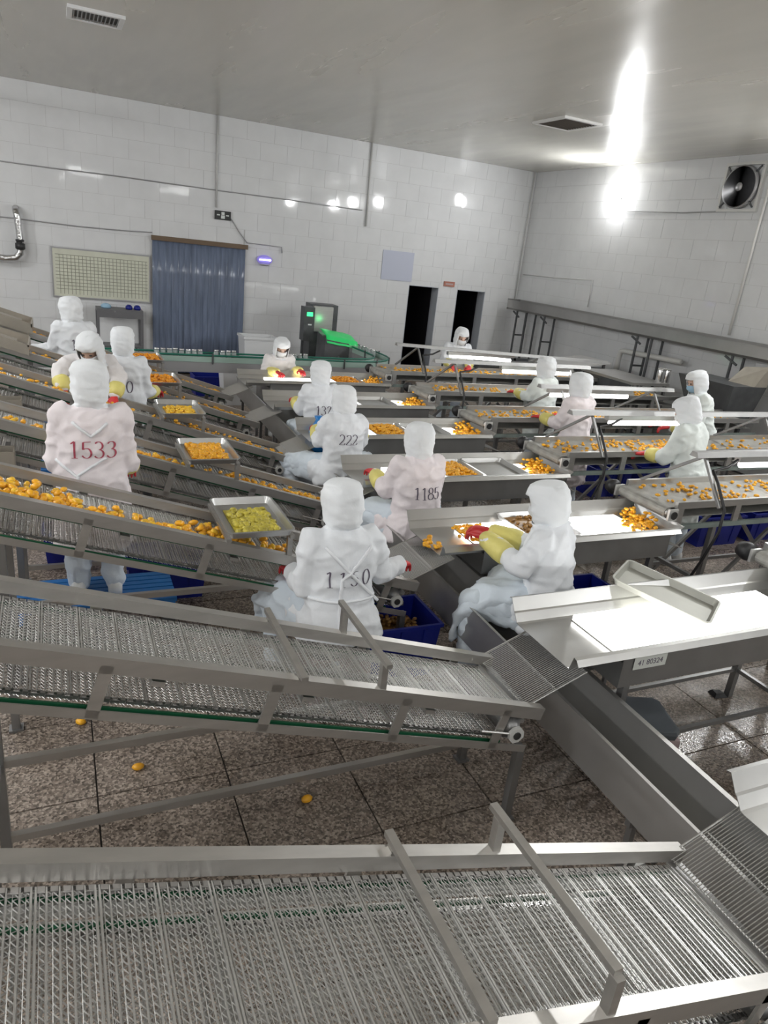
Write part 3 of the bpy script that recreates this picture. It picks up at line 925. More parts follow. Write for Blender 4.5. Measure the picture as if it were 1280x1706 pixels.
table_tray(5, 1.08, 0.02, 0.46, 0.46, 0.0, 'empty steel tray right of the fruit tray by worker 132')
table_tray(6, 1.25, 0.02, 0.42, 0.46, 0.0, 'orange filled tray on the rearmost lit table', ('juice', 0.04, 120), 'orange fruit heap on the rearmost lit table')

# loose fruit at the conveyor noses (spilling on to the tables) and on the inspection belts
def stuff(name, label, pts, m):
    mb = MB(); scatter(mb, pts); o = mb.build(name, m, None, True); return tag(o, label, 'fruit', None, 'stuff')
for k in range(2, 7):
    y0 = yk(k)+0.17; pts = []
    n = {2: 260, 3: 260, 4: 330, 5: 300, 6: 300}[k]
    cl = [(random.uniform(0.15, 3.8), random.uniform(0.12, RW-0.12)) for _ in range(26)]
    for q in range(n):
        if q < n*0.65:
            c = random.choice(cl); x, y = c[0]+random.gauss(0, 0.11), c[1]+random.gauss(0, 0.05)
        else:
            x, y = random.uniform(0.08, 3.9), random.uniform(0.06, RW-0.06)
        if k == 3 and x > 1.9 and random.random() < 0.5: x = random.uniform(1.0, 2.4)
        x = min(max(x, 0.06), 4.0); y = min(max(y, 0.06), RW-0.06)
        pts.append((4.2+x, y0+y, 0.987+random.choice((0, 0, 0.008))))
    stuff('belt_fruit', {2: 'orange segments scattered on the nearest right conveyor', 3: 'orange segments on the second right conveyor', 4: 'orange segments on the third right conveyor',
                         5: 'orange segments on the fourth right conveyor', 6: 'orange segments on the rearmost right conveyor'}[k], pts, 'segment')
    pts = []
    for q in range(90):
        pts.append((4.17-abs(random.gauss(0, 0.06)), y0+random.uniform(-0.02, 0.36), 0.80+max(0, random.gauss(0.03, 0.03))))
    for q in range(40):
        pts.append((3.95+random.gauss(0, 0.06), y0+random.uniform(-0.06, 0.15), 0.83+random.uniform(0, 0.01)))
    stuff('spilled_fruit', {2: 'orange segments dropping off the nearest right conveyor', 3: 'orange segments dropping off the second right conveyor', 4: 'orange segments dropping off the third right conveyor',
                            5: 'orange segments dropping off the fourth right conveyor', 6: 'orange segments dropping off the rearmost right conveyor'}[k], pts, 'segment')
# fruit by the hands at table 2, and on the comb of line 2
b = on_table(2)
stuff('hand_fruit', 'orange segments heaped before the red gloved hands', [(b[0]+0.34+random.gauss(0.03, 0.05), b[1]+random.uniform(0.08, 0.36), b[2]+0.004+random.uniform(0, 0.02)) for _ in range(90)], 'segment')
stuff('spout_fruit', 'few orange segments sliding on the table spout by the comb', [(b[0]+random.uniform(-0.03, 0.12), b[1]+random.uniform(0.12, 0.3), 0.795) for _ in range(16)], 'segment')

# far left belts: fruit as masses
for k in (4, 5, 6):
    pts = []
    for q in range({4: 230, 5: 260, 6: 260}[k]):
        X = random.uniform(-0.5, 1.95); v = min(0.42, max(0.08, random.gauss(0.2 if k < 5 else 0.24, 0.08)))
        if k == 4 and (X < 0.75 and X > 0.62): continue
        pts.append((X, yk(k)+v, zbelt(X)+0.006+random.choice((0, 0, 0.012))))
    stuff('belt_fruit', {4: 'orange segments on the belt the bent worker leans over', 5: 'band of orange segments on the belt under the red glove tray', 6: 'band of orange segments on the rearmost left belt'}[k], pts, 'segment')

# near belts: every segment a thing
L2L = 'orange citrus segment lying loose on the belt under the pale yellow tray'
L3L = 'orange citrus segment lying loose on the belt in front of worker 1533'
def clump(k, n, xa, xb, va, vb, label, group, layers=2):
    for q in range(n):
        X = random.uniform(xa, xb); v = min(max(random.gauss((va+vb)/2, (vb-va)/3.2), va), vb)
        single(X, yk(k)+v, zbelt(X)+0.008+random.choice([0]*2+[0.014]*(layers-1)), label, group, ANG)
G2, G3 = 'segments on the belt under the pale yellow tray', 'segments on the belt before worker 1533'
for args in ((68, -0.34, 0.02, 0.08, 0.36), (10, 0.02, 0.10, 0.12, 0.26), (20, 0.12, 0.28, 0.10, 0.24), (40, 0.33, 0.66, 0.06, 0.22), (34, 0.66, 0.82, 0.08, 0.32), (40, 0.84, 1.22, 0.07, 0.30)):
    clump(2, *args, L2L, G2)
for args in ((12, -0.34, -0.12, 0.08, 0.28), (32, 0.28, 0.85, 0.08, 0.24), (40, 1.1, 1.92, 0.08, 0.24)):
    clump(3, *args, L3L, G3)
for (x, y) in ((0.02, 3.55), (0.27, 3.1), (1.02, 2.62)):
    o = single(x, y, 0.001, 'orange citrus segment dropped on the stone floor under the empty belt', 'segments dropped on the floor')

pts = []
for q in range(190):
    X = random.choice((random.uniform(0.15, 0.78), random.uniform(1.2, 1.95), random.uniform(-0.6, 1.95))); v = min(0.40, max(0.07, random.gauss(0.19, 0.07)))
    pts.append((X, yk(3)+v, zbelt(X)+0.005))
stuff('belt_fruit', 'thin layer of small orange segments on the belt in front of the worker 1533', pts, 'segment')
# ================================================================ PEOPLE
def remesh(mb, name, voxel, smooth=5, fac=0.5):
    me = mb.mesh(name)
    o = bpy.data.objects.new(name, me)
    m = o.modifiers.new('r', 'REMESH'); m.mode = 'VOXEL'; m.voxel_size = voxel
    s = o.modifiers.new('s', 'SMOOTH'); s.factor = fac; s.iterations = smooth
    out = baked(o)
    bpy.data.objects.remove(o); bpy.data.meshes.remove(me)
    out.name = name
    out.polygons.foreach_set('use_smooth', [True]*len(out.polygons))
    return out

def limb(mb, pts, rs, n=12):
    """tapering limb with round joints"""
    for k in range(len(pts)-1):
        mb.tube([pts[k], pts[k+1]], [rs[k], rs[k+1]], n)
    for p, r in zip(pts, rs):
        mb.ell(p, r, r, r, n, 7)

def ring_at(c, rx, ry, ax, ay, n=20, sq=2.0):
    out = []
    for j in range(n):
        a = 2*PI*j/n; ca, sa = math.cos(a), math.sin(a)
        e = 2.0/sq
        out.append(c+ax*(rx*abs(ca)**e*(1 if ca >= 0 else -1))+ay*(ry*abs(sa)**e*(1 if sa >= 0 else -1)))
    return out

def wrinkle(me, amp=0.007, sc=(9, 9, 5), seed=0.0, axis=None):
    """cloth folds: soft lumps plus sharp crease ridges pushed along the vertex normals"""
    n = len(me.vertices)
    co = [0.0]*(3*n); me.vertices.foreach_get('co', co)
    nn = [0.0]*(3*n); me.vertex_normals.foreach_get('vector', nn)
    nz = noise.noise; V_ = Vector
    for i in range(n):
        x, y, z = co[3*i:3*i+3]
        d = nz(V_((x*sc[0]+seed, y*sc[1], z*sc[2]+seed*0.7)))
        d2 = nz(V_((x*sc[0]*2.2+z*7, y*sc[1]*2+seed, z*sc[2]*2.4)))
        r1 = 1-2.0*abs(nz(V_((x*5+z*6+seed, y*5, z*7-x*5+seed))))
        r2 = 1-2.0*abs(nz(V_((x*8-z*7+seed*2, y*7+z*3, z*8+x*5))))
        k = amp*(0.8*d+0.35*d2+0.9*max(0, r1)**2+0.6*max(0, r2)**2)
        co[3*i] = x+nn[3*i]*k; co[3*i+1] = y+nn[3*i+1]*k; co[3*i+2] = z+nn[3*i+2]*k
    me.vertices.foreach_set('co', co)
    me.update()

# ---- gloved hand: palm, five bent fingers, thumb at the side. wrist at the origin, fingers along +Y, palm down
def hand_mesh(side, curl, name, mname):
    mb = MB(); s = side
    mb.loft([ring_at(Vector((0, y, 0)), rx, rz, Vector((1, 0, 0)), Vector((0, 0, 1)), 12, 2.6) for y, rx, rz in ((-0.035, 0.030, 0.024), (0.0, 0.030, 0.022), (0.03, 0.040, 0.020), (0.075, 0.045, 0.018), (0.095, 0.040, 0.014))])
    for (fx, l, spread) in ((-0.032, 0.066, 0.06), (-0.011, 0.076, 0.02), (0.011, 0.072, -0.02), (0.031, 0.056, -0.07)):
        x = fx*-s if True else fx
        p = [Vector((x, 0.085, 0.0))]; a = curl*0.35
        d = 0.0
        for seg, ll in enumerate((0.45, 0.31, 0.24)):
            d += curl*(0.55, 0.8, 0.6)[seg]
            p.append(p[-1]+Vector((spread*-s*-1*l*ll, math.cos(d)*l*ll, -math.sin(d)*l*ll)))
        limb(mb, p, [0.0105, 0.0098, 0.0092, 0.0080], 8)
    p = [Vector((-s*0.030, 0.018, -0.004)), Vector((-s*0.056, 0.045, -0.012)), Vector((-s*0.064, 0.074, -0.020)), Vector((-s*0.058, 0.096, -0.028))]
    limb(mb, p, [0.015, 0.0125, 0.011, 0.009], 8)
    me = remesh(mb, name, 0.0042, 3)
    me.materials.append(MATS[mname])
    return me
HANDS = {}
def get_hand(side, col):
    if (side, col) not in HANDS:
        HANDS[(side, col)] = hand_mesh(side, 0.75, 'glove', col)
    return HANDS[(side, col)]

def aim(y, up):
    y = Vector(y).normalized(); x = y.cross(Vector(up))
    if x.length < 1e-3: x = y.cross(Vector((1, 0, 0)))
    x.normalize(); z = x.cross(y)
    return Matrix((x, y, z)).transposed()

# ---- head with a face (eyes at half height, nose, mouth, ears), used inside every body mesh
def add_head(mb, c, R):
    def q(x, y, z): return c+R @ Vector((x, y, z))
    mb.ell(c, 0.074, 0.092, 0.112, 16, 11, R)
    mb.ell(q(0, 0.035, -0.055), 0.052, 0.055, 0.062, 12, 8, R)      # jaw
    mb.ell(q(0, 0.095, -0.018), 0.012, 0.020, 0.022, 8, 6, R)       # nose
    mb.tube([q(0, 0.085, 0.02), q(0, 0.098, -0.02)], [0.008, 0.012], 8)
    mb.tube([q(-0.045, 0.078, 0.026), q(0.045, 0.078, 0.026)], 0.012, 8)  # brow
    mb.ell(q(0, 0.088, -0.058), 0.022, 0.010, 0.009, 8, 6, R)       # mouth
    for s in (-1, 1): mb.ell(q(s*0.076, 0.0, -0.01), 0.010, 0.020, 0.030, 8, 6, R)
    limb(mb, [q(0, -0.02, -0.05), q(0, -0.03, -0.17)], [0.052, 0.056], 10)

def hood(c, R, neck, chest_r, seed, tall=0.0, bent=False):
    """cloth hood: skull cap, face opening at the front, cape resting on the shoulders. closed shell with thickness"""
    N = 44; rows = []
    down = (neck-c); L = down.length; dn = down.normalized() if L > 0 else Vector((0, 0, -1))
    ax = R @ Vector((1, 0, 0)); ay = R @ Vector((0, 1, 0)); az = R @ Vector((0, 0, 1))
    prof = [(0.140+tall, 0.010), (0.136+tall, 0.048), (0.123+tall, 0.078), (0.100+tall*0.7, 0.097), (0.06, 0.108), (0.0, 0.110), (-0.05, 0.107), (-0.095, 0.101), (-0.118, 0.090)]
    for (h, r) in prof:
        f = 1.14
        cc = c+az*h+ay*(-0.008)
        rows.append((ring_at(cc, r*0.97, r*f, ax, ay, N, 2.35), h))
    # cape
    nk = neck
    for t, r in ((0.2, 0.094), (0.5, 0.098), (0.8, 0.108), (1.0, 0.122)):
        cc = (c+az*-0.125).lerp(nk+Vector((0, 0.0, -0.055)), t)
        rows.append((ring_at(cc, r*1.12, r*0.92, ax.lerp(Vector((1, 0, 0)), t).normalized(), ay.lerp(Vector((0, 1, 0)), t).normalized(), N, 2.1), -0.2))
    fine = []
    for ri in range(len(rows)-1):
        (r0, h0), (r1, h1) = rows[ri], rows[ri+1]
        rp = rows[max(0, ri-1)][0]; rn = rows[min(len(rows)-1, ri+2)][0]
        for q in range(4):
            t = q/4; ring = []
            for j in range(N):
                p0, p1, p2, p3 = rp[j], r0[j], r1[j], rn[j]
                ring.append(0.5*((2*p1)+(p2-p0)*t+(2*p0-5*p1+4*p2-p3)*t*t+(3*p1-p0-3*p2+p3)*t*t*t))
            fine.append((ring, h0+(h1-h0)*t))
    fine.append(rows[-1]); rows = fine
    mb = MB(); rng = []
    for ri, (ring, h) in enumerate(rows):
        new = []; ctr = sum(ring, Vector())/N
        for p in ring:
            q = p-c
            d = noise.noise(p*11+Vector((seed, 0, 0)))*0.008
            rd = 1-2.2*abs(noise.noise(Vector((q.x*7+seed, q.y*7+q.z*4, q.z*22+q.x*7))))
            rd2 = 1-2.2*abs(noise.noise(Vector((q.x*16-seed, q.y*10, q.z*12-q.x*8+seed))))
            d += 0.008*max(0, rd)**2+0.005*max(0, rd2)**2-0.003
            new.append(p+(p-ctr).normalized()*d)
        rng.append(new)
    nr = len(rng); th = 0.004
    inner = []
    for ring in rng:
        ctr = sum(ring, Vector())/N
        inner.append([p+(ctr-p).normalized()*th for p in ring])
    for ring in rng: mb.v += [tuple(p) for p in ring]
    off = len(mb.v)
    for ring in inner: mb.v += [tuple(p) for p in ring]
    def front(ri, j):     # face opening
        a = 2*PI*(j+0.5)/N
        h = rows[ri][1]; h2 = rows[ri+1][1]
        fr = math.sin(a) > 0.62
        return fr and h <= 0.062 and h2 >= -0.118 and ri >= 3
    hole = set()
    for ri in range(nr-1):
        for j in range(N):
            if front(ri, j): hole.add((ri, j)); continue
            j2 = (j+1) % N
            mb.f.append((ri*N+j, ri*N+j2, (ri+1)*N+j2, (ri+1)*N+j))
            mb.f.append((off+ri*N+j, off+(ri+1)*N+j, off+(ri+1)*N+j2, off+ri*N+j2))
    mb.f.append(tuple(range(N))); mb.f.append(tuple(off+j for j in range(N))[::-1])
    for j in range(N):
        j2 = (j+1) % N; o = (nr-1)*N
        mb.f.append((o+j, o+j2, off+o+j2, off+o+j))
    for (ri, j) in hole:   # rim of the opening
        j2 = (j+1) % N; a, b, c_, d = ri*N+j, ri*N+j2, (ri+1)*N+j2, (ri+1)*N+j
        for (e0, e1, nb) in ((a, b, (ri-1, j)), (b, c_, (ri, j2)), (c_, d, (ri+1, j)), (d, a, (ri, (j-1) % N))):
            if nb not in hole: mb.f.append((e0, e1, off+e1, off+e0))
    return mb

def arc(cx, cy, rx, ry, a0, a1, n=14):
    return [(cx+rx*math.cos(math.radians(a0+(a1-a0)*k/n)), cy+ry*math.sin(math.radians(a0+(a1-a0)*k/n))) for k in range(n+1)]
DIGITS = {
 '0': [arc(0.3, 0.5, 0.24, 0.48, 90, 450, 28)],
 '1': [[(0.14, 0.84), (0.32, 0.98)], [(0.32, 0.98), (0.32, 0.5), (0.32, 0.02)], [(0.16, 0.02), (0.48, 0.02)]],
 '2': [arc(0.3, 0.72, 0.22, 0.26, 160, -20, 14)+[(0.42, 0.48), (0.22, 0.22), (0.06, 0.03)], [(0.06, 0.03), (0.54, 0.03), (0.56, 0.18)]],
 '3': [arc(0.28, 0.75, 0.20, 0.22, 150, -90, 14), arc(0.28, 0.28, 0.24, 0.26, 90, -155, 16)],
 '4': [[(0.40, 0.98), (0.04, 0.30), (0.58, 0.30)], [(0.40, 0.98), (0.40, 0.5), (0.40, 0.02)], [(0.28, 0.02), (0.52, 0.02)]],
 '5': [[(0.52, 0.96), (0.14, 0.96)], [(0.14, 0.96), (0.12, 0.54)], arc(0.28, 0.32, 0.25, 0.29, 125, -150, 18)],
 '7': [[(0.06, 0.80), (0.08, 0.95), (0.54, 0.95)], [(0.54, 0.95), (0.34, 0.5), (0.26, 0.02)]],
 '8': [arc(0.3, 0.74, 0.19, 0.22, 90, 450, 20), arc(0.3, 0.26, 0.24, 0.25, 90, 450, 22)],
}
def digit_mesh(text, size, adv=0.66):
    """serif numerals: thick upright strokes, thin flat ones"""
    mb = MB(); x0 = -adv*len(text)/2+0.09
    for i, ch in enumerate(text):
        for line in DIGITS[ch]:
            fine = []
            for (a, b) in zip(line[:-1], line[1:]):
                m = max(1, int(math.hypot(b[0]-a[0], b[1]-a[1])/0.12))
                for q in range(m): fine.append((a[0]+(b[0]-a[0])*q/m, a[1]+(b[1]-a[1])*q/m))
            fine.append(line[-1])
            base = len(mb.v); n = len(fine)
            for k, p in enumerate(fine):
                a = fine[max(0, k-1)]; b = fine[min(n-1, k+1)]
                d = Vector((b[0]-a[0], b[1]-a[1])).normalized()
                w = 0.018+0.034*abs(d.y)**1.5
                nx, ny = -d.y*w, d.x*w
                for s in (1, -1):
                    mb.v.append(((x0+i*adv+p[0]+s*nx)*size, (p[1]-0.5+s*ny)*size, 0.0))
            for k in range(n-1):
                o = base+2*k
                mb.f.append((o, o+1, o+3, o+2))
    me = bpy.data.meshes.new('printed_number'); me.from_pydata(mb.v, [], mb.f); me.update()
    return me

def person(label, loc, rz, seat=None, lean=0.08, arms=None, number=None, ink='ink_dark', num_size=0.105, num_z=None, num_x=0.0, num_adv=0.66,
           coat='coat_white', head=(0.0, 0.0), mask='mask_white', base=0.0, knees=0.2, straps=None, long_coat=False, skirt=False,
           stature=1.0, gloves='red_glove', sleeves=True, tall=0.0, twist=0.0, side=0.0, wide=1.0, seed=None, group=None):
    """local frame: facing +Y, origin on the floor under the pelvis. arms: two (elbow, wrist) pairs (left, right)"""
    seed = seed if seed is not None else random.uniform(0, 50)
    root = empty('person', loc, rz, label, 'person', group)
    sit = seat is not None
    pz = (seat+0.125) if sit else base+0.90*stature+0.025
    pel = Vector((0, 0, pz))
    spine = Vector((math.sin(side), math.sin(lean)*math.cos(side), math.cos(lean)*math.cos(side))).normalized()
    L = 0.50*stature+0.02
    nb = pel+spine*L
    Rt = Matrix.Rotation(twist, 3, 'Z')
    axv = Rt @ Vector((1, 0, 0)); axv = (axv-spine*axv.dot(spine)).normalized()
    ayv = spine.cross(axv).normalized()
    sh = {s: nb-spine*0.045+axv*(0.152*s*wide)-ayv*0.0 for s in (-1, 1)}
    hp, hy = head
    R = Matrix.Rotation(hy+twist, 3, 'Z') @ Matrix.Rotation(-(lean*0.6+hp), 3, 'X')
    hc = nb+spine*0.055+R @ Vector((0, 0.022, 0.098))
    if arms is None:
        arms = ((Vector((-0.27, 0.10, pz+0.18)), Vector((-0.17, 0.34, pz+0.16))), (Vector((0.27, 0.10, pz+0.18)), Vector((0.17, 0.34, pz+0.16))))
    arms = [(Vector(a), Vector(b)) for a, b in arms]
    # ---- body: one continuous mesh under the clothes
    bm = MB()
    add_head(bm, hc, R)
    bm.loft([ring_at(pel+spine*(L*t), rx*wide, ry, axv, ayv, 14) for t, rx, ry in ((-0.12, 0.12, 0.10), (0.0, 0.15, 0.11), (0.35, 0.13, 0.10), (0.7, 0.145, 0.10), (0.92, 0.13, 0.08), (1.08, 0.055, 0.055))])
    limb(bm, [nb, hc-R @ Vector((0, 0.02, 0.06))], [0.055, 0.05], 10)
    for (e, w_), s in zip(arms, (-1, 1)):
        limb(bm, [nb-spine*0.05, sh[s], e, w_], [0.05, 0.05, 0.036, 0.026], 10)
    hips = {s: pel+axv*(0.09*s) for s in (-1, 1)}
    legs = {}
    for s in (-1, 1):
        if sit:
            kn = Vector((s*(0.09+knees*0.5), 0.40, pz-0.01)); an = Vector((s*(0.10+knees*0.35), 0.38, max(0.09, base+0.09)))
        else:
            kn = Vector((s*0.10, 0.02, base+0.48*stature)); an = Vector((s*0.11, -0.02, base+0.09))
        legs[s] = (hips[s], kn, an)
        limb(bm, [hips[s], kn, an], [0.075, 0.05, 0.035], 10)
    me = remesh(bm, 'body', 0.011, 2); me.materials.append(MATS['skin'])
    link('body', me, root)
    # eyes, mask
    for s in (-1, 1):
        MB().ell(hc+R @ Vector((s*0.032, 0.086, 0.008)), 0.014, 0.007, 0.007, 10, 7, R).build('eye', 'eye_dark', root, True)
    mk = MB(); rows = []
    for t in range(6):
        z = -0.012-0.018*t; row = []
        for j in range(11):
            a = (j/10-0.5)*2.5
            rr = 0.112-0.018*abs(t-2)/3*1.0
            row.append(hc+R @ Vector((0.084*math.sin(a), rr*math.cos(a)*1.02+0.006-0.012*(t > 3), z)))
        rows.append(row+[p-(p-hc).normalized()*0.004 for p in row[::-1]])
    mk.loft(rows); mk.build('face_mask', mask, root, True)
    # ---- coat
    cm = MB()
    secs = [(-0.02, 0.20, 0.145), (0.12, 0.19, 0.14), (0.35, 0.175, 0.13), (0.6, 0.185, 0.135), (0.80, 0.19, 0.13), (0.93, 0.168, 0.112), (1.02, 0.11, 0.085), (1.07, 0.072, 0.07)]
    cm.loft([ring_at(pel+spine*(L*t), rx*wide, ry, axv, ayv, 22, 2.3) for t, rx, ry in secs])
    for (e, w_), s in zip(arms, (-1, 1)):
        limb(cm, [nb-spine*0.07+axv*s*0.07, sh[s], e, w_.lerp(e, 0.12)], [0.082, 0.074, 0.060, 0.046], 14)
    if sit:
        cm.loft([ring_at(pel+Vector((0, 0.0, dz)), rx*wide, ry, axv, ayv, 22, 2.4) for dz, rx, ry in ((0.09, 0.195, 0.15), (0.02, 0.225, 0.18), (-0.05, 0.245, 0.195), (-0.095, 0.25, 0.20))])
        for s in (-1, 1):
            h, kn, an = legs[s]
            cm.tube([h, h.lerp(kn, 0.45)], [0.12, 0.105], 12)
    else:
        zb = base+(0.42 if long_coat else 0.62)*stature
        cm.loft([ring_at(Vector((pel.x, pel.y+0.0, z)), rx*wide, ry, axv, ayv, 22, 2.3) for z, rx, ry in ((pz+0.06, 0.195, 0.145), (pz-0.08, 0.205, 0.155), ((pz+zb)/2, 0.215, 0.165), (zb, 0.225, 0.175))])
    cme = remesh(cm, 'coat', 0.0135, 4)
    wrinkle(cme, 0.015, (8, 8, 6), seed)
    cme.materials.append(MATS[coat])
    link('coat', cme, root)
    bvh = BVHTree.FromPolygons([v.co.copy() for v in cme.vertices], [tuple(p.vertices) for p in cme.polygons])
    # ---- trousers and boots
    tm = MB()
    for s in (-1, 1):
        h, kn, an = legs[s]
        limb(tm, [h, kn, an], [0.098, 0.078, 0.060], 14)
    tme = remesh(tm, 'trousers', 0.016, 4); wrinkle(tme, 0.014, (9, 9, 9), seed+3)
    tme.materials.append(MATS['trouser']); link('trousers', tme, root)
    for s in (-1, 1):
        h, kn, an = legs[s]; z0 = base+0.002
        bt = MB(); bt.loft([[(an.x+dx*w_, an.y+y, z0+zz) for dx, zz in ((-1, 0), (1, 0), (1.05, hh*0.6), (0.6, hh), (-0.6, hh), (-1.05, hh*0.6))] for y, w_, hh in ((-0.07, 0.035, 0.07), (-0.03, 0.043, 0.13), (0.03, 0.043, 0.12), (0.09, 0.045, 0.075), (0.15, 0.042, 0.055), (0.185, 0.025, 0.04))])
        bt.build('boot', 'boot', root, True)
    if sit:
        ap = MB(); rings = []
        kx = 0.09+knees*0.5
        for t, rz_, up_ in ((-0.02, 0.10, 0.03), (0.25, 0.10, 0.035), (0.55, 0.095, 0.03), (0.85, 0.085, 0.02), (1.0, 0.075, 0.005)):
            hw = (0.20+(kx+0.075-0.20)*t)*wide; cy = 0.02+0.40*t; zc = pz+up_
            rings.append([Vector((hw*x, cy, zc+z*rz_)) for x, z in ((-1.0, -1.35), (-1.06, -0.5), (-1.0, 0.3), (-0.8, 0.85), (-0.45, 0.95), (0, 0.72), (0.45, 0.95), (0.8, 0.85), (1.0, 0.3), (1.06, -0.5), (1.0, -1.35), (0.5, -0.9), (0, -0.9), (-0.5, -0.9))])
        rings.append([p+Vector((0, 0.05, -0.10)) for p in rings[-1]]); rings.append([p+Vector((0, 0.015, -0.16)) for p in rings[-1]])
        ap.loft(rings)
        ame = remesh(ap, 'apron', 0.016, 4); wrinkle(ame, 0.018, (7, 7, 7), seed+8)
        ame.materials.append(MATS['trouser']); link('apron', ame, root)
    # ---- hood
    hood(hc, R, nb+spine*0.02, 0.15, seed, tall).build('hood', 'hood_white', root, True)
    # ---- sleeve covers and gloves
    for (e, w_), s in zip(arms, (-1, 1)):
        d = (w_-e).normalized()
        if sleeves:
            sv = MB(); rings = []
            for t, r in ((0.38, 0.062), (0.42, 0.071), (0.55, 0.072), (0.75, 0.068), (0.95, 0.058), (1.02, 0.042)):
                c = e.lerp(w_, t); M = aim(d, (0, 0, 1))
                rings.append([p+(p-c).normalized()*0.006*noise.noise(p*40+Vector((seed, t*9, 0))) for p in ring_at(c, r, r, M @ Vector((1, 0, 0)), M @ Vector((0, 0, 1)), 16)])
            sv.loft(rings); sv.build('sleeve_cover', 'yellow_sleeve', root, True)
        g = link('glove', get_hand(s, gloves), root, w_+d*0.02)
        hd = (d+Vector((0, 0.25, -0.25))).normalized() if not sit else (d+Vector((0, 0.15, -0.2))).normalized()
        g.rotation_euler = aim(hd, (0, 0, 1)).to_euler()
    # ---- number printed on the back
    def project(me, zc, xc):
        for v in me.vertices:
            p = Vector((v.co.x+xc, -1.5, v.co.y+zc))
            hit = bvh.ray_cast(p, Vector((0, 1, 0)))
            y = hit[0].y-0.003 if hit[0] else -0.15
            lift = v.co.z
            v.co = Vector((p.x, y-lift*0.5, p.z))
        me.update()
    if number:
        me = digit_mesh(number, num_size, num_adv); me.materials.append(MATS[ink])
        project(me, num_z if num_z is not None else pz+0.24, num_x)
        o = link('printed_number', me, root); o['label'] = 'number %s printed on the back' % number
    for poly in (straps or []):
        m = MB(); pts = []
        dense = []
        for a, b in zip(poly[:-1], poly[1:]):
            for q in range(8): dense.append((a[0]+(b[0]-a[0])*q/8, a[1]+(b[1]-a[1])*q/8))
        dense.append(poly[-1]); L3 = []; R3 = []
        for (x, z) in dense:
            hit = bvh.ray_cast(Vector((x, -1.5, z)), Vector((0, 1, 0)))
            y = hit[0].y-0.006 if hit[0] else (pts[-1].y if pts else -0.16)
            pts.append(Vector((x, y, z)))
        m.tube(pts, 0.009, 6); m.build('apron_strap', 'strap', root, True)
    return root

def stool(x, y, h, label, w=0.34, rz=0.0):
    r = empty('stool', (x, y, 0), rz, label, 'stool', 'low plastic stools')
    t = MB(); t.loft([[(sx*w/2*k, sy*w/2*k, z) for sx, sy in ((-1, -0.82), (-0.82, -1), (0.82, -1), (1, -0.82), (1, 0.82), (0.82, 1), (-0.82, 1), (-1, 0.82))] for k, z in ((0.97, h-0.05), (1, h-0.02), (0.97, h-0.002), (0.9, h))])
    t.build('seat', 'stool_top', r)
    for sx in (-1, 1):
        for sy in (-1, 1):
            a = Vector((sx*w*0.40, sy*w*0.40, h-0.05)); b = Vector((sx*w*0.47, sy*w*0.47, 0.0))
            MB().hexa([b+Vector((-0.022, -0.022, 0)), b+Vector((0.022, -0.022, 0)), b+Vector((0.022, 0.022, 0)), b+Vector((-0.022, 0.022, 0)), a+Vector((-0.03, -0.03, 0)), a+Vector((0.03, -0.03, 0)), a+Vector((0.03, 0.03, 0)), a+Vector((-0.03, 0.03, 0))]).build('leg', 'stool_leg', r)
    for sy in (-1, 1):
        MB().box(-w*0.42, w*0.42, sy*w*0.43-0.01, sy*w*0.43+0.01, h*0.45, h*0.45+0.03).build('rung', 'stool_leg', r)
    return r

def platform(x, y, h, label, w=1.0, d=0.42):
    r = empty('step_platform', (x, y, 0), 0, label, 'platform', 'blue standing platforms')
    n = 7
    for k in range(n):
        a = -d/2+k*d/n
        MB().box(-w/2, w/2, a, a+d/n-0.012, h-0.03, h).build('deck_slat', 'blue_pallet', r)
    for s in (-0.45, 0, 0.45):
        MB().box(s*w-0.04, s*w+0.04, -d/2, d/2-0.012, h-0.10, h-0.03).build('bearer', 'blue_pallet', r)
        for q in (-d/2, d/2-0.092):
            MB().box(s*w-0.04, s*w+0.04, q, q+0.08, 0, h-0.10).build('leg', 'machine_dark', r)
    return r

# ---------------------------------------------------------------- the workers
V = Vector
# 1150: seated in front, back to the camera
stool(1.38, 3.32, 0.50, 'low stool under the worker numbered 1150')
person('person in white hooded coat numbered 1150, seated with back to camera', (1.375, 3.30, 0), 0.0, 0.50, 0.07,
       ((V((-0.205, 0.02, 0.84)), V((-0.20, 0.26, 0.82))), (V((0.26, 0.04, 0.86)), V((0.47, 0.22, 0.82)))), '1150', 'ink_dark', 0.088, 0.925, 0.0, 0.80,
       'coat_white', (0.10, 0.05), straps=[[(-0.13, 1.10), (0.10, 0.86), (0.20, 0.76)], [(0.13, 1.10), (-0.04, 0.92), (-0.06, 0.64)], [(-0.20, 0.80), (0.16, 0.79)]], wide=1.04, knees=0.34, sleeves=False, seed=3.3)
# turned worker at table 2
stool(2.78, 3.16, 0.50, 'low stool under the turned worker at the lit table')
person('person in white hooded coat seated sideways, red gloved hands over the lit table', (2.72, 3.14, 0), 0.62, 0.50, 0.14,
       ((V((-0.205, 0.14, 0.92)), V((0.0, 0.48, 0.95))), (V((0.205, 0.16, 0.90)), V((0.13, 0.50, 0.95)))), '14', 'ink_dark', 0.09, 0.95, 0.10, 0.62,
       'coat_white', (0.12, 0.05), knees=0.3, wide=1.0, seed=11.1)
# 1185
stool(2.46, 4.52, 0.50, 'low stool under the worker numbered 1185')
person('person in pinkish white coat numbered 1185, seated with back to camera', (2.46, 4.53, 0), -0.04, 0.50, 0.12,
       ((V((-0.205, 0.14, 0.88)), V((-0.20, 0.42, 0.92))), (V((0.205, 0.14, 0.88)), V((0.18, 0.42, 0.92)))), '1185', 'ink_dark', 0.092, 0.93, 0.02, 0.60,
       'coat_pink', (0.05, 0.0), knees=0.5, seed=17.0)
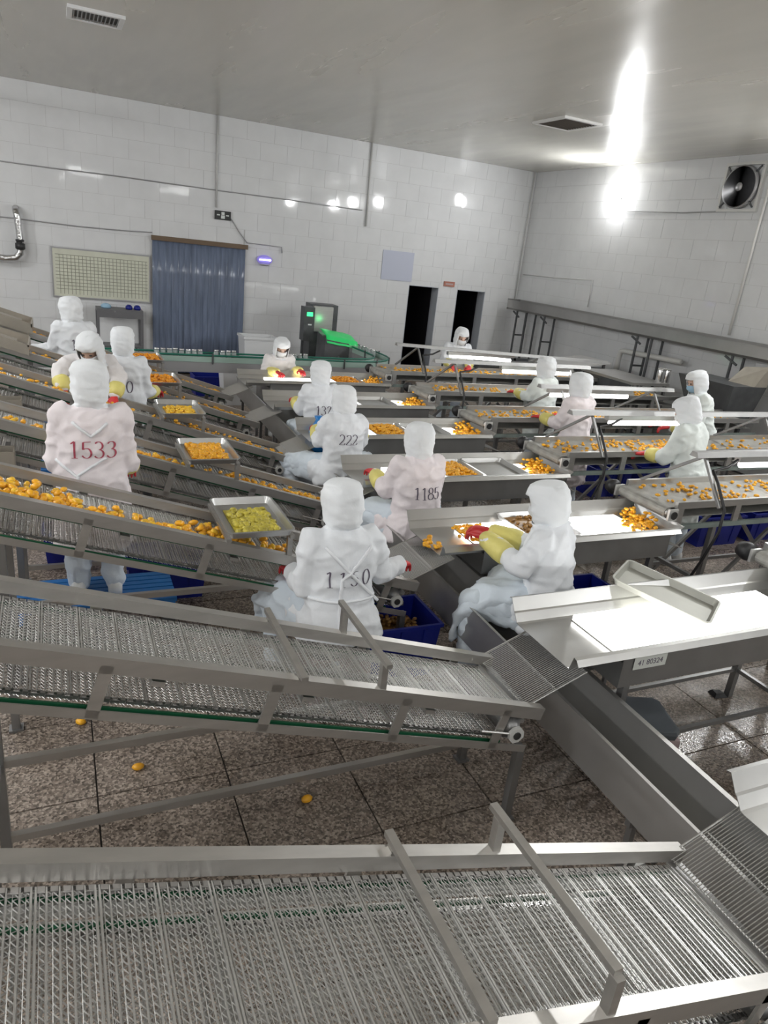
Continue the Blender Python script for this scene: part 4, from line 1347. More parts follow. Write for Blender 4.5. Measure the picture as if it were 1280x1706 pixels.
# 222
stool(2.34, 5.88, 0.50, 'low stool under the worker numbered 222')
person('person in white coat numbered 222, seated with spread knees, back to camera', (2.36, 5.88, 0), -0.05, 0.50, 0.13,
       ((V((-0.205, 0.12, 0.90)), V((-0.16, 0.40, 0.94))), (V((0.205, 0.12, 0.90)), V((0.30, 0.38, 0.94)))), '222', 'ink_dark', 0.095, 0.97, 0.0, 0.64,
       'coat_white', (0.08, 0.0), knees=0.62, wide=1.02, seed=23.0)
# 132
stool(2.60, 7.22, 0.50, 'low stool under the worker numbered 132')
person('person in white coat numbered 132, seated behind the worker numbered 222', (2.60, 7.22, 0), 0.0, 0.50, 0.16,
       ((V((-0.205, 0.12, 0.88)), V((-0.18, 0.40, 0.92))), (V((0.205, 0.12, 0.88)), V((0.30, 0.40, 0.92)))), '132', 'ink_dark', 0.10, 0.92, -0.02, 0.62,
       'coat_white', (0.10, 0.0), seed=31.0)
# worker facing the camera at the rearmost table
stool(2.86, 9.96, 0.42, 'low stool under the worker who faces the camera')
person('person in white hooded coat facing the camera behind the rearmost lit table', (2.86, 9.97, 0), PI, 0.42, 0.20,
       ((V((-0.205, 0.12, 0.84)), V((-0.20, 0.46, 0.92))), (V((0.205, 0.14, 0.84)), V((0.14, 0.52, 0.90)))), None, coat='coat_warm', head=(0.35, 0.0), seed=37.0)
# 1533 on the platform
platform(0.14, 4.52, 0.32, 'blue slatted platform under the worker numbered 1533')
person('person in pinkish white coat with red number 1533 and apron tied behind, standing', (0.16, 4.50, 0), -0.05, None, 0.02,
       ((V((-0.205, 0.03, 1.20)), V((-0.19, 0.24, 1.13))), (V((0.205, 0.03, 1.20)), V((0.22, 0.26, 1.10)))), '1533', 'ink_red', 0.108, 1.32, 0.0, 0.64,
       'coat_pink', (0.12, -0.05), base=0.32, stature=0.835, long_coat=True, straps=[[(-0.10, 1.48), (0.0, 1.40), (0.09, 1.48)], [(-0.20, 1.24), (-0.09, 1.16), (0.0, 1.22), (0.08, 1.27)], [(-0.08, 1.17), (-0.09, 0.95), (-0.07, 0.74)]], wide=1.02, seed=41.0)
# bent worker facing the camera
platform(0.30, 7.20, 0.36, 'blue slatted platform under the bent worker')
person('person in white bent over the belt, yellow sleeves hanging, behind worker 1533', (0.24, 7.24, 0), PI+0.12, None, 0.80,
       ((V((-0.205, 0.44, 1.27)), V((-0.14, 0.56, 1.14))), (V((0.30, 0.42, 1.33)), V((0.28, 0.56, 1.19)))), None, coat='coat_warm', head=(0.1, -0.5), base=0.30, stature=0.86, seed=47.0)
# worker reaching the tray
platform(0.55, 8.62, 0.36, 'blue slatted platform behind the red glove tray') if False else None
person('person in white coat marked 0, yellow sleeve and red glove reaching the orange tray', (0.56, 7.22, 0), -0.10, None, 0.06,
       ((V((-0.23, 0.06, 1.08)), V((-0.18, 0.28, 1.07))), (V((0.205, 0.04, 1.06)), V((0.30, 0.27, 1.03)))), '0', 'ink_dark', 0.11, 1.14, 0.05, 0.62,
       'coat_white', (0.05, 0.0), base=0.30, stature=0.745, seed=53.0)
# rearmost on the left
platform(0.05, 8.62, 0.36, 'blue slatted platform under the rearmost left worker')
person('person in white coat marked 172, standing rearmost at left, arm stretched left', (0.17, 8.60, 0), 0.25, None, 0.05,
       ((V((-0.205, 0.05, 1.22)), V((-0.42, 0.20, 1.20))), (V((0.23, 0.08, 1.18)), V((0.12, 0.30, 1.14)))), '172', 'ink_dark', 0.115, 1.30, 0.02, 0.62,
       'coat_white', (0.10, 0.35), base=0.32, stature=0.815, gloves='mask_white', sleeves=False, seed=59.0)
# right side, standing between the inspection conveyors
person('person in white hood below the doorways, yellow sleeves on the rearmost conveyor', (5.82, 10.05, 0), PI-0.3, None, 0.22,
       ((V((-0.205, 0.14, 1.08)), V((-0.14, 0.40, 1.06))), (V((0.205, 0.14, 1.08)), V((0.14, 0.40, 1.06)))), None, coat='coat_white', head=(0.25, 0.2), stature=0.93, seed=61.0)
person('person in white hood standing fourth from the right edge, behind a lit tube', (5.70, 7.44, 0), 0.3, None, 0.06,
       ((V((-0.205, 0.10, 1.05)), V((-0.16, 0.34, 1.06))), (V((0.205, 0.10, 1.05)), V((0.16, 0.34, 1.06)))), None, coat='coat_green', head=(0.05, 0.0), stature=0.88, seed=67.0)
person('person in pinkish coat and tall hood standing left of the stooping pair', (5.14, 6.06, 0), 0.25, None, 0.05,
       ((V((-0.205, 0.10, 1.05)), V((-0.18, 0.34, 1.06))), (V((0.205, 0.10, 1.05)), V((0.18, 0.34, 1.06)))), None, coat='coat_pink', head=(0.05, 0.0), stature=0.91, long_coat=True, seed=71.0)
person('person with blue face mask stooping behind the rightmost worker', (7.10, 6.10, 0), 1.15, None, 0.30,
       ((V((-0.205, 0.20, 1.02)), V((-0.16, 0.46, 1.00))), (V((0.205, 0.20, 1.02)), V((0.16, 0.46, 1.00)))), None, coat='coat_green', head=(0.15, 0.1), mask='mask_blue', stature=0.98, seed=73.0)
person('person in pale greenish coat stooping at the right, nearest of the standing workers', (5.47, 4.72, 0), 0.30, None, 0.20,
       ((V((-0.205, 0.16, 1.05)), V((-0.20, 0.36, 1.03))), (V((0.205, 0.16, 1.05)), V((0.20, 0.36, 1.03)))), None, coat='coat_green', head=(0.3, 0.3), stature=0.94, long_coat=True, seed=79.0)

# the free stool beside the trough
stool(2.775, 2.29, 0.42, 'empty dark topped stool beside the trough under the glaring table', 0.32, -0.35)
# ================================================================ CRATES, HOPPERS, SMALL THINGS ON THE FLOOR
def crate(x, y, z, w, d, h, label, rz=0.0, m='blue_crate', fill=None):
    r = empty('plastic_crate', (x, y, z), rz, label, 'crate', 'dark blue plastic crates')
    def loop(e, zz): return [(-w/2-e, -d/2-e, zz), (w/2+e, -d/2-e, zz), (w/2+e, d/2+e, zz), (-w/2-e, d/2+e, zz)]
    b = MB(); b.loft([loop(-0.03, 0.0), loop(0.0, h), loop(0.014, h), loop(0.014, h-0.02), loop(0.004, h-0.02), loop(-0.004, h-0.021)][:4]+[])
    # shell: outside up, over the rim, inside down
    b = MB(); b.loft([loop(-0.026, 0.0), loop(0.0, h-0.022), loop(0.014, h-0.022), loop(0.014, h), loop(-0.006, h), loop(-0.034, 0.008)])
    b.build('shell', m, r)
    for s in (-1, 1):
        for q in (-0.3, 0.0, 0.3):
            MB().hexa([(q*w-0.012, s*(d/2-0.018), 0.03), (q*w+0.012, s*(d/2-0.018), 0.03), (q*w+0.012, s*(d/2-0.024), 0.03), (q*w-0.012, s*(d/2-0.024), 0.03),
                       (q*w-0.012, s*(d/2+0.008), h-0.03), (q*w+0.012, s*(d/2+0.008), h-0.03), (q*w+0.012, s*(d/2-0.004), h-0.03), (q*w-0.012, s*(d/2-0.004), h-0.03)]).build('rib', m, r)
    return r
crate(1.90, 3.66, 0.0, 0.54, 0.40, 0.40, 'dark blue crate beside the trough at the elbow of worker 1150')
stuff('crate_scraps', 'brown peel scraps in the crate by worker 1150', [(1.9+random.uniform(-0.2, 0.2), 3.66+random.uniform(-0.14, 0.14), 0.26+random.uniform(0, 0.05)) for _ in range(120)], 'peel_brown')
tag(MB().box(1.70, 2.12, 3.49, 3.83, 0.012, 0.262).build('scrap_fill', 'peel_brown'), 'brown mash filling the crate by worker 1150', 'fruit', None, 'stuff')
crate(0.66, 5.06, 0.0, 0.55, 0.40, 0.31, 'dark blue crate under the belt behind the blue platform')
crate(3.62, 3.86, 0.0, 0.60, 0.42, 0.30, 'blue crate under the table behind the turned worker')
crate(6.40, 5.12, 0.0, 0.62, 0.42, 0.34, 'blue crate under the second right conveyor, left of two')
crate(7.20, 5.14, 0.0, 0.62, 0.42, 0.34, 'blue crate under the second right conveyor, right of two')
crate(6.25, 6.70, 0.0, 0.60, 0.42, 0.38, 'blue crate under the third right conveyor, left of two')
crate(7.0, 6.72, 0.0, 0.60, 0.42, 0.38, 'blue crate under the third right conveyor, right of two')
crate(0.10, 5.75, 0.0, 0.55, 0.40, 0.31, 'dark blue crate in the gap left of worker 1533')
crate(0.62, 5.95, 0.45, 0.5, 0.38, 0.30, 'blue crate standing behind the orange tray of worker 1533') if False else None
crate(2.42, 12.2, 0.0, 0.75, 0.5, 0.34, 'blue crate under the bottle line')

# scrap tank between the tables of 1185 and the turned worker
tk = empty('scrap_tank', (3.35, 4.62, 0), 0, 'open steel tank of brown scraps right of worker 1185', 'tank')
def lp(e, z): return [(-0.42-e, -0.26-e, z), (0.42+e, -0.26-e, z), (0.42+e, 0.26+e, z), (-0.42-e, 0.26+e, z)]
MB().loft([lp(-0.02, 0.18), lp(0.0, 0.62), lp(0.015, 0.62), lp(0.015, 0.61), lp(-0.004, 0.612), lp(-0.026, 0.19)]).build('shell', 'steel_dark', tk)
for sx in (-1, 1):
    for sy in (-1, 1):
        MB().box(sx*0.36-0.02, sx*0.36+0.02, sy*0.2-0.02, sy*0.2+0.02, 0, 0.19).build('leg', 'steel_dark', tk)
MB().box(-0.40, 0.40, -0.24, 0.24, 0.22, 0.47).build('scrap_water', 'peel_brown', tk)
stuff('tank_scraps', 'orange and brown scraps floating in the steel tank', [(3.35+random.uniform(-0.38, 0.38), 4.62+random.uniform(-0.22, 0.22), 0.468) for _ in range(150)], 'peel_brown')

# sheet metal feed hoppers at the upper ends of the left belts
def hopper(k, label, x0=-1.0, x1=-0.25, h=0.14):
    z0 = Z_END+SL*(X_END-x1)
    r = empty('feed_hopper', (x1, yk(k), z0), 0, label, 'hopper', 'sheet metal feed hoppers')
    L = x1-x0
    for y in (-0.03, BW+0.026):
        MB().hexa([(-L, y, SL*L-0.02), (0, y, -0.02), (0, y+0.004, -0.02), (-L, y+0.004, SL*L-0.02), (-L, y, SL*L+h), (0, y, h), (0, y+0.004, h), (-L, y+0.004, SL*L+h)]).build('side_plate', 'kraft', r)
    MB().hexa([(-0.012, -0.03, 0.06), (0, -0.03, 0.06), (0, BW+0.03, 0.06), (-0.012, BW+0.03, 0.06), (-0.012, -0.03, h), (0, -0.03, h), (0, BW+0.03, h), (-0.012, BW+0.03, h)]).build('front_plate', 'kraft', r)
    MB().hexa([(-L, -0.03, SL*L+h), (-0.10, -0.03, SL*0.1+h), (-0.10, 0.12, SL*0.1+h), (-L, 0.12, SL*L+h), (-L, -0.03, SL*L+h+0.004), (-0.10, -0.03, SL*0.1+h+0.004), (-0.10, 0.12, SL*0.1+h+0.004), (-L, 0.12, SL*L+h+0.004)]).build('top_plate', 'kraft', r)
    return r
hopper(5, 'brown grey feed hopper at the left edge under the stretched arm', h=0.08); hopper(6, 'rearmost brown grey feed hopper at the left edge', h=0.10)
def catch_box(k, label, z0, h):
    r = empty('catch_box', (-0.28, yk(k)-0.17, z0), 0, label, 'box', 'sheet metal catch boxes under the belts')
    L, D = 0.5, 0.15
    MB().box(-L, 0, 0, D, 0, 0.004).build('base_plate', 'kraft', r)
    MB().box(-L, 0, 0, 0.004, 0.004, h).build('front_plate', 'kraft', r); MB().box(-L, 0, D-0.004, D, 0.004, h).build('rear_plate', 'kraft', r)
    MB().box(-0.004, 0, 0.004, D-0.004, 0.004, h).build('end_plate', 'kraft', r)
    for x in (-0.42, -0.06): MB().box(x, x+0.03, D, D+0.17, h-0.03, h-0.022).build('bracket', 'steel_dark', r)
catch_box(3, 'small grey sheet metal catch box at the left edge beside worker 1533', 1.02, 0.18)
catch_box(4, 'grey sheet metal catch box at the left edge above the shoulder of worker 1533', 1.08, 0.14)
catch_box(6, 'larger catch box at the left edge below the rearmost left worker', 1.12, 0.22)

# blue bag and clear tub beside worker 222
bg = empty('blue_bag', (2.66, 6.80, 0.50), 0, 'bright blue plastic bag between workers 222 and 132', 'bag')
rings = []
for z, r in ((0.0, 0.10), (0.04, 0.13), (0.16, 0.14), (0.28, 0.11), (0.38, 0.06), (0.42, 0.035), (0.46, 0.05)):
    rings.append([Vector((r*(1+0.18*noise.noise(Vector((j*1.3, z*9, 2))))*math.cos(2*PI*j/18), r*0.8*(1+0.18*noise.noise(Vector((j*1.7, z*7, 5))))*math.sin(2*PI*j/18), z)) for j in range(18)])
MB().loft(rings).build('bag_body', 'blue_bag', bg, True)
st = stool(2.66, 6.80, 0.50, 'low stool carrying the bright blue bag')
bg.location = (2.40, 6.72, 0.50); st.location = (2.40, 6.72, 0)

# side inlet box by the trough at the glaring table
ib = empty('inlet_box', (2.56, 2.92, 0), 0, 'dark sheet metal side inlet of the trough behind the glaring table', 'chute')
MB().box(0.0, 0.30, 0.0, 0.004, 0.50, 0.70).build('rear_plate', 'steel_dark', ib); MB().box(0.0, 0.30, -0.30, 0.004, 0.496, 0.50).build('floor_plate', 'steel_dark', ib)
MB().box(0.296, 0.30, -0.30, 0.0, 0.50, 0.66).build('side_plate', 'steel_dark', ib)
for x, y in ((0.02, -0.28), (0.26, -0.28), (0.02, -0.03), (0.26, -0.03)): MB().box(x, x+0.02, y, y+0.02, 0, 0.496).build('leg', 'steel_dark', ib)

# label card on the glaring table, below its lip
cdo = empty('label_card', (2.2+0.50, yk(1)+0.06-0.004, 0.775), 0, 'small grey label card stuck on the front of the glaring table', 'label')
MB().box(-0.11, 0.11, -0.002, 0.0, -0.035, 0.035).build('card', 'card', cdo)
t = link('card_lettering', text_mesh('41 80324', 0.045, 0.0004, 'ink_dark'), cdo, (0, -0.0026, 0)); t.rotation_euler = (PI/2, 0, 0)

# ================================================================ BACK OF THE HALL
# bottle conveyor: front run, curve, run to the wall
path = [(-1.6, 10.38)]+[(x*0.5-1.0, 10.38) for x in range(0, 11)]+[(4.25, 10.40)]
for q in range(1, 8):
    a = -PI/2+PI/2*q/8*1.05
    path.append((4.28+0.62*math.cos(a), 11.02+0.62*math.sin(a)))
path += [(4.90, 11.3), (4.88, 11.9), (4.84, 12.5), (4.80, 13.1)]
def offset(path, d):
    out = []
    for i, p in enumerate(path):
        a = Vector(path[max(0, i-1)]); b = Vector(path[min(len(path)-1, i+1)])
        t_ = (b-a).normalized(); out.append(Vector(p)+Vector((-t_.y, t_.x))*d)
    return out
bc = empty('bottle_conveyor', (0, 0, 0), 0, 'jar conveyor with dark green guide rails curving along the back', 'conveyor')
def ribbon(d0, d1, z0, z1, name, m):
    A, B = offset(path, d0), offset(path, d1); rings = []
    for a, b in zip(A, B): rings.append([(a.x, a.y, z0), (b.x, b.y, z0), (b.x, b.y, z1), (a.x, a.y, z1)])
    return MB().loft(rings).build(name, m, bc)
ribbon(-0.08, 0.08, 0.865, 0.88, 'slat_belt', 'steel')
ribbon(-0.115, -0.10, 0.72, 0.86, 'frame_side', 'frame_grey'); ribbon(0.10, 0.115, 0.72, 0.86, 'frame_side', 'frame_grey')
ribbon(-0.122, -0.118, 0.865, 0.94, 'guard_strip', 'pale_green'); ribbon(0.118, 0.122, 0.865, 0.94, 'guard_strip', 'pale_green')
for d in (-0.12, 0.12):
    MB().tube([(p.x, p.y, 0.96) for p in offset(path, d)], 0.014, 7).build('guide_rail', 'green_rail', bc, True)
PO, PI_ = offset(path, -0.13), offset(path, 0.13)
for i in (1, 3, 5, 7, 9, 11, 14, 17, 20, 22):
    for P_ in (PO, PI_):
        p = P_[i]; MB().tube([(p.x, p.y, 0.84), (p.x, p.y, 0.99)], 0.012, 6).build('rail_bracket', 'machine_dark', bc)
for i in (2, 6, 10, 16, 21):
    for P_ in (offset(path, -0.10), offset(path, 0.10)):
        p = P_[i]; MB().tube([(p.x, p.y, 0.0), (p.x, p.y, 0.73)], 0.022, 8).build('leg', 'frame_grey', bc)
jar_me = MB().lathe([(0.030, 0.0), (0.037, 0.006), (0.037, 0.10), (0.031, 0.115), (0.029, 0.12)], (0, 0, 0), 14).mesh('jar_body', 'glass_jar', True)
lid_me = MB().lathe([(0.032, 0.12), (0.034, 0.125), (0.034, 0.138), (0.030, 0.141)], (0, 0, 0), 14).mesh('jar_lid', 'lid', True)
def jar(x, y, label):
    r = empty('jar', (x, y, 0.881), 0, label, 'jar', 'jars on the bottle conveyor')
    link('jar_body', jar_me, r); link('jar_lid', lid_me, r)
for q in range(12): jar(1.25+q*0.085+(0.15 if q > 7 else 0), 10.38+random.uniform(-0.04, 0.04), 'shiny lidded glass jar on the bottle line before the blue curtain')
for q in range(4): jar(3.15+q*0.09, 10.38+random.uniform(-0.04, 0.04), 'shiny lidded jar on the bottle line right of the worker facing the camera')
for q in range(6): jar(4.88+random.uniform(-0.03, 0.03), 11.25+q*0.085, 'lidded jar on the curve of the bottle line')
for q in range(5): jar(4.86+random.uniform(-0.03, 0.03), 12.0+q*0.085, 'lidded jar on the far run of the bottle line')

# jar inspection machine
im = empty('inspection_machine', (4.18, 12.75, 0), 0, 'dark inspection cabinet with green lit display beside the bottle line', 'machine')
MB().box(-0.10, 0.10, -0.12, 0.10, 0.92, 1.52).build('control_box', 'machine_dark', im)
MB().box(-0.05, 0.06, -0.126, -0.12, 1.36, 1.43).build('display', 'green_glow', im)
MB().box(-0.02, 0.05, -0.125, -0.12, 1.20, 1.225).build('name_plate', 'white_plastic', im)
MB().box(-0.09, -0.05, -0.02, 0.02, 0.0, 0.92).build('post', 'machine_dark', im)
MB().box(0.12, 0.50, 0.02, 0.10, 1.08, 1.53).build('steel_door', 'steel', im)
MB().box(0.10, 0.62, 0.10, 0.45, 0.0, 1.56).build('cabinet', 'machine_dark', im)
gb = empty('inspection_hood', (4.62, 12.15, 0), 0, 'dark machine hood draped with bright green sheet beside the bottle line', 'machine')
MB().hexa([(-0.38, -0.28, 0.45), (0.08, -0.28, 0.45), (0.08, 0.20, 0.45), (-0.38, 0.20, 0.45), (-0.36, -0.26, 1.06), (0.08, -0.26, 1.00), (0.08, 0.20, 1.08), (-0.36, 0.20, 1.14)]).build('hood_body', 'machine_dark', gb)
MB().box(-0.36, 0.06, -0.24, 0.18, 0.0, 0.45).build('plinth', 'machine_dark', gb)
MB().hexa([(0.085, -0.30, 0.42), (0.34, -0.30, 0.42), (0.34, 0.02, 0.42), (0.085, 0.02, 0.42), (0.085, -0.28, 0.985), (0.34, -0.28, 0.97), (0.34, 0.02, 0.97), (0.085, 0.02, 0.985)]).build('clear_guard', 'clear_sheet', gb)
rings = []
for i in range(9):
    x = -0.34+i*0.075; row = []
    for j in range(6):
        y = -0.285+j*0.095; row.append((x, y, 1.10-0.012*i+0.10*(j/5)**1.0-(0.09 if j == 0 else 0)+0.03*abs(noise.noise(Vector((i*0.9, j*0.8, 3))))))
    rings.append(row+[(p[0], p[1], p[2]-0.006) for p in row[::-1]])
MB().loft(rings).build('green_sheet', 'green_cloth', gb, True)
l = bpy.data.lights.new('display_light', 'POINT'); l.energy = 0.4; l.color = (0.1, 1, 0.3); l.shadow_soft_size = 0.05
lo = bpy.data.objects.new('display_light', l); COL.objects.link(lo); lo.parent = im; lo.location = (0.3, -0.2, 1.3)

# white tubs behind the bottle line
def tub(x, y, z, w, d, h, label, m='white_plastic'):
    r = empty('white_tub', (x, y, z), 0, label, 'tub')
    def lo_(e, zz): return [(-w/2-e, -d/2-e, zz), (w/2+e, -d/2-e, zz), (w/2+e, d/2+e, zz), (-w/2-e, d/2+e, zz)]
    MB().loft([lo_(-0.05, 0), lo_(0, h-0.04), lo_(0.02, h-0.04), lo_(0.02, h), lo_(-0.01, h), lo_(-0.06, 0.01)]).build('shell', m, r)
    return r
tub(3.35, 13.0, 0.0, 0.62, 0.5, 0.92, 'tall white plastic tub right of the blue curtain')
tub(3.05, 11.9, 0.0, 0.75, 0.5, 0.55, 'low white tub under the bottle line')
tub(2.62, 11.5, 0.0, 0.5, 0.4, 0.62, 'small white tub beside the blue crate under the bottle line')

# steel desk by the board
dk = empty('steel_desk', (0.64, 13.45, 0), 0, 'grey steel frame desk below the gridded board', 'desk')
MB().box(0, 0.76, 0, 0.45, 1.13, 1.17).build('top', 'desk_grey', dk)
MB().box(0.03, 0.73, 0.43, 0.445, 0.55, 1.13).build('back_panel', 'white_plastic', dk)
for x in (0.0, 0.72):
    for y in (0.0, 0.41): MB().box(x, x+0.04, y, y+0.04, 0, 1.13).build('leg', 'desk_grey', dk)
MB().box(0.04, 0.72, 0, 0.04, 1.03, 1.13).build('apron', 'desk_grey', dk)
MB().box(0.04, 0.72, 0.0, 0.41, 0.52, 0.55).build('lower_shelf', 'desk_grey', dk)
for (x, w, m, lab) in ((0.72, 0.16, 'mask_blue', 'pale blue cloth folded on the grey steel desk'), (1.12, 0.12, 'blue_crate', 'dark navy bundle, left of two, on the grey steel desk'), (1.26, 0.12, 'blue_crate', 'dark navy bundle, right of two, on the grey steel desk')):
    q = MB(); q.loft([[(x+w*0.5+(w*0.5)*k*math.cos(2*PI*j/12)*(1+0.2*noise.noise(Vector((j, k, x)))), 13.65+0.09*k*math.sin(2*PI*j/12), 1.171+z) for j in range(12)] for k, z in ((0.9, 0.0), (1.05, 0.02), (0.95, 0.05), (0.5, 0.075))])
    tag(q.build('cloth_bundle', m, None, True), lab, 'cloth')

# gridded board
bd = empty('wall_board', (-0.03, 13.98, 1.27), 0, 'pale yellowish whiteboard with a ruled grid on the tile wall', 'board')
MB().box(0, 1.61, -0.02, -0.003, 0, 0.82).build('sheet', 'pale_board', bd)
fr = [(0, 1.61, 0, 0.022), (0, 1.61, 0.798, 0.82), (0, 0.022, 0.022, 0.798), (1.588, 1.61, 0.022, 0.798)]
for a, b, c, d in fr: MB().box(a, b, -0.028, -0.003, c, d).build('frame_bar', 'frame_grey', bd)
g = MB()
for i in range(24): g.box(0.12+i*0.0613, 0.129+i*0.0613, -0.0215, -0.02, 0.06, 0.70)
for j in range(11): g.box(0.06, 1.56, -0.0215, -0.02, 0.14+j*0.056, 0.149+j*0.056)
g.build('ruled_grid', 'board_line', bd)
tm = link('board_heading', text_mesh('DAILY', 0.05, 0.0004, 'board_line'), bd, (0.17, -0.0212, 0.735)) if False else None

# exit sign, uv lamp, notice, small sign
ex = empty('exit_sign', (2.85, 13.97, 2.90), 0, 'small black exit sign with pale marks above the blue curtain', 'sign')
MB().box(-0.145, 0.145, -0.02, 0.01, -0.075, 0.075).build('plate', 'sign_black', ex)
mk_ = MB(); mk_.box(-0.035, 0.035, -0.0215, -0.02, -0.055, 0.0); mk_.box(-0.028, 0.028, -0.0215, -0.02, 0.008, 0.055)
mk_.build('pictogram', 'sign_white', ex)
ar = MB(); ar.box(-0.11, -0.055, -0.0215, -0.02, -0.008, 0.012); ar.box(0.055, 0.11, -0.0215, -0.02, -0.008, 0.012)
ar.build('lettering_bar', 'sign_white', ex)
uv = empty('insect_lamp', (3.65, 13.97, 2.21), 0, 'oval violet glowing insect lamp right of the blue curtain', 'lamp')
MB().ell((0, -0.03, 0), 0.15, 0.045, 0.085, 20, 10).build('housing', 'uv_body', uv, True)
MB().tube([(-0.11, -0.085, 0.0), (0.11, -0.085, 0.0)], 0.013, 8).build('tube', 'uv_glow', uv, True)
MB().ell((0, -0.04, -0.085), 0.10, 0.03, 0.02, 14, 7).build('tray', 'frame_grey', uv, True)
tag(MB().box(6.09, 6.79, 13.972, 13.984, 2.06, 2.63).build('wall_notice', 'paper_blue'), 'pale blue blank notice sheet left of the first doorway', 'notice')
sg = empty('door_sign', (7.69, 13.975, 2.09), 0, 'small reddish brown sign between the two doorways', 'sign')
MB().box(-0.13, 0.13, -0.012, 0.005, -0.05, 0.05).build('plate', 'sign_red', sg)
MB().box(-0.09, 0.09, -0.0135, -0.012, -0.016, 0.014).build('lettering_bar', 'stool_leg', sg)

# conduits and cables on the back wall
def wire(name, pts, r, m, label, cat='cable'):
    tag(MB().tube(pts, r, 6).build(name, m, None, True), label, cat)
Yw = 13.965
wire('cable', [(-4, Yw, 3.31), (0, Yw, 3.30), (1.0, Yw, 3.315), (2.7, Yw, 3.305), (4.0, Yw, 3.31), (5.55, Yw, 3.30)], 0.010, 'frame_grey', 'upper thin cable running along the back wall')
wire('cable', [(-4, Yw, 2.47), (-0.6, Yw, 2.47), (0.4, Yw, 2.45), (1.1, Yw, 2.46), (1.62, Yw, 2.48)], 0.010, 'frame_grey', 'lower thin cable running left of the blue curtain')
wire('cable', [(3.0, Yw, 2.86), (3.15, Yw, 2.66), (3.31, Yw, 2.48), (3.6, Yw, 2.475), (3.98, Yw, 2.47), (3.99, Yw, 2.36)], 0.010, 'frame_grey', 'short cable from the exit sign to the violet lamp')
wire('conduit', [(2.72, Yw, 4.5), (2.73, Yw, 3.02)], 0.018, 'conduit', 'vertical white conduit above the exit sign', 'pipe')
wire('conduit', [(5.64, Yw, 4.5), (5.66, Yw, 3.02)], 0.018, 'conduit', 'vertical white conduit in the middle of the back wall', 'pipe')
wire('conduit', [(9.38, 13.94, 4.49), (9.38, 13.94, 1.9)], 0.014, 'conduit', 'thin conduit in the corner of the two walls', 'pipe')
wire('cable', [(9.43, 13.84, 2.44), (9.43, 12.6, 2.46), (9.43, 11.5, 2.50), (9.43, 11.48, 2.0)], 0.010, 'conduit', 'low cable on the right wall near the corner')
wire('cable', [(9.43, 11.3, 3.85), (9.43, 11.0, 3.73), (9.43, 9.6, 3.70), (9.43, 8.2, 3.73)], 0.010, 'frame_grey', 'cable on the right wall from the flood lamp to the fan')
wire('conduit', [(9.42, 8.05, 4.49), (9.42, 8.07, 1.95)], 0.022, 'pipe_white', 'vertical white pipe on the right wall beside the fan', 'pipe')
# foil duct at the left
fd = empty('foil_duct', (-0.52, 13.84, 2.0), 0, 'crumpled foil wrapped pipe with black coupling at the left edge', 'pipe')
MB().tube([(0.0, 0, 0.62), (0.02, 0, 0.50), (0.03, 0, 0.3), (0.04, 0, 0.12), (0.03, 0, -0.06), (-0.04, 0, -0.14), (-0.18, 0, -0.16), (-0.9, 0, -0.12)], [0.05, 0.055, 0.05, 0.052, 0.055, 0.055, 0.052, 0.055], 12).build('foil_sleeve', 'foil', fd, True)
MB().lathe([(0.05, -0.06), (0.075, -0.04), (0.075, 0.04), (0.055, 0.05), (0.055, 0.07), (0.065, 0.075), (0.065, 0.10), (0.05, 0.105)], (0.035, 0, 0.05), 14).build('coupling', 'black', fd, True)
MB().tube([(0.0, 0.0, 0.62), (0.0, 0.12, 0.63)], 0.05, 10).build('wall_stub', 'frame_grey', fd)

# ceiling vents
def vent(x0, x1, y0, y1, label, fm, sm, along='x'):
    r = empty('ceiling_vent', ((x0+x1)/2, (y0+y1)/2, ZC), 0, label, 'vent')
    w, d = (x1-x0)/2, (y1-y0)/2
    for a, b, c, e in ((-w, w, -d, -d+0.05), (-w, w, d-0.05, d), (-w, -w+0.05, -d+0.05, d-0.05), (w-0.05, w, -d+0.05, d-0.05)):
        MB().hexa([(a, c, -0.03), (b, c, -0.03), (b, e, -0.03), (a, e, -0.03), (a, c, 0.0), (b, c, 0.0), (b, e, 0.0), (a, e, 0.0)]).build('frame_bar', fm, r)
    MB().box(-w+0.05, w-0.05, -d+0.05, d-0.05, -0.004, -0.001).build('back_plate', 'vent_dark', r)
    n = 12
    for k in range(n):
        if along == 'x':
            x = -w+0.06+k*(2*w-0.12)/(n-1)
            MB().hexa([(x-0.004, -d+0.05, -0.026), (x, -d+0.05, -0.026), (x, d-0.05, -0.026), (x-0.004, d-0.05, -0.026), (x+0.012, -d+0.05, -0.006), (x+0.016, -d+0.05, -0.006), (x+0.016, d-0.05, -0.006), (x+0.012, d-0.05, -0.006)]).build('louvre', sm, r)
        else:
            y = -d+0.06+k*(2*d-0.12)/(n-1)
            MB().hexa([(-w+0.05, y-0.004, -0.026), (w-0.05, y-0.004, -0.026), (w-0.05, y, -0.026), (-w+0.05, y, -0.026), (-w+0.05, y+0.012, -0.006), (w-0.05, y+0.012, -0.006), (w-0.05, y+0.016, -0.006), (-w+0.05, y+0.016, -0.006)]).build('louvre', sm, r)
vent(0.24, 0.77, 8.68, 9.16, 'white framed louvred air vent at the upper left of the ceiling', 'white_plastic', 'frame_grey')
vent(6.17, 6.80, 8.70, 9.44, 'dark square air vent on the right part of the ceiling', 'pipe_white', 'vent_rust', 'y')

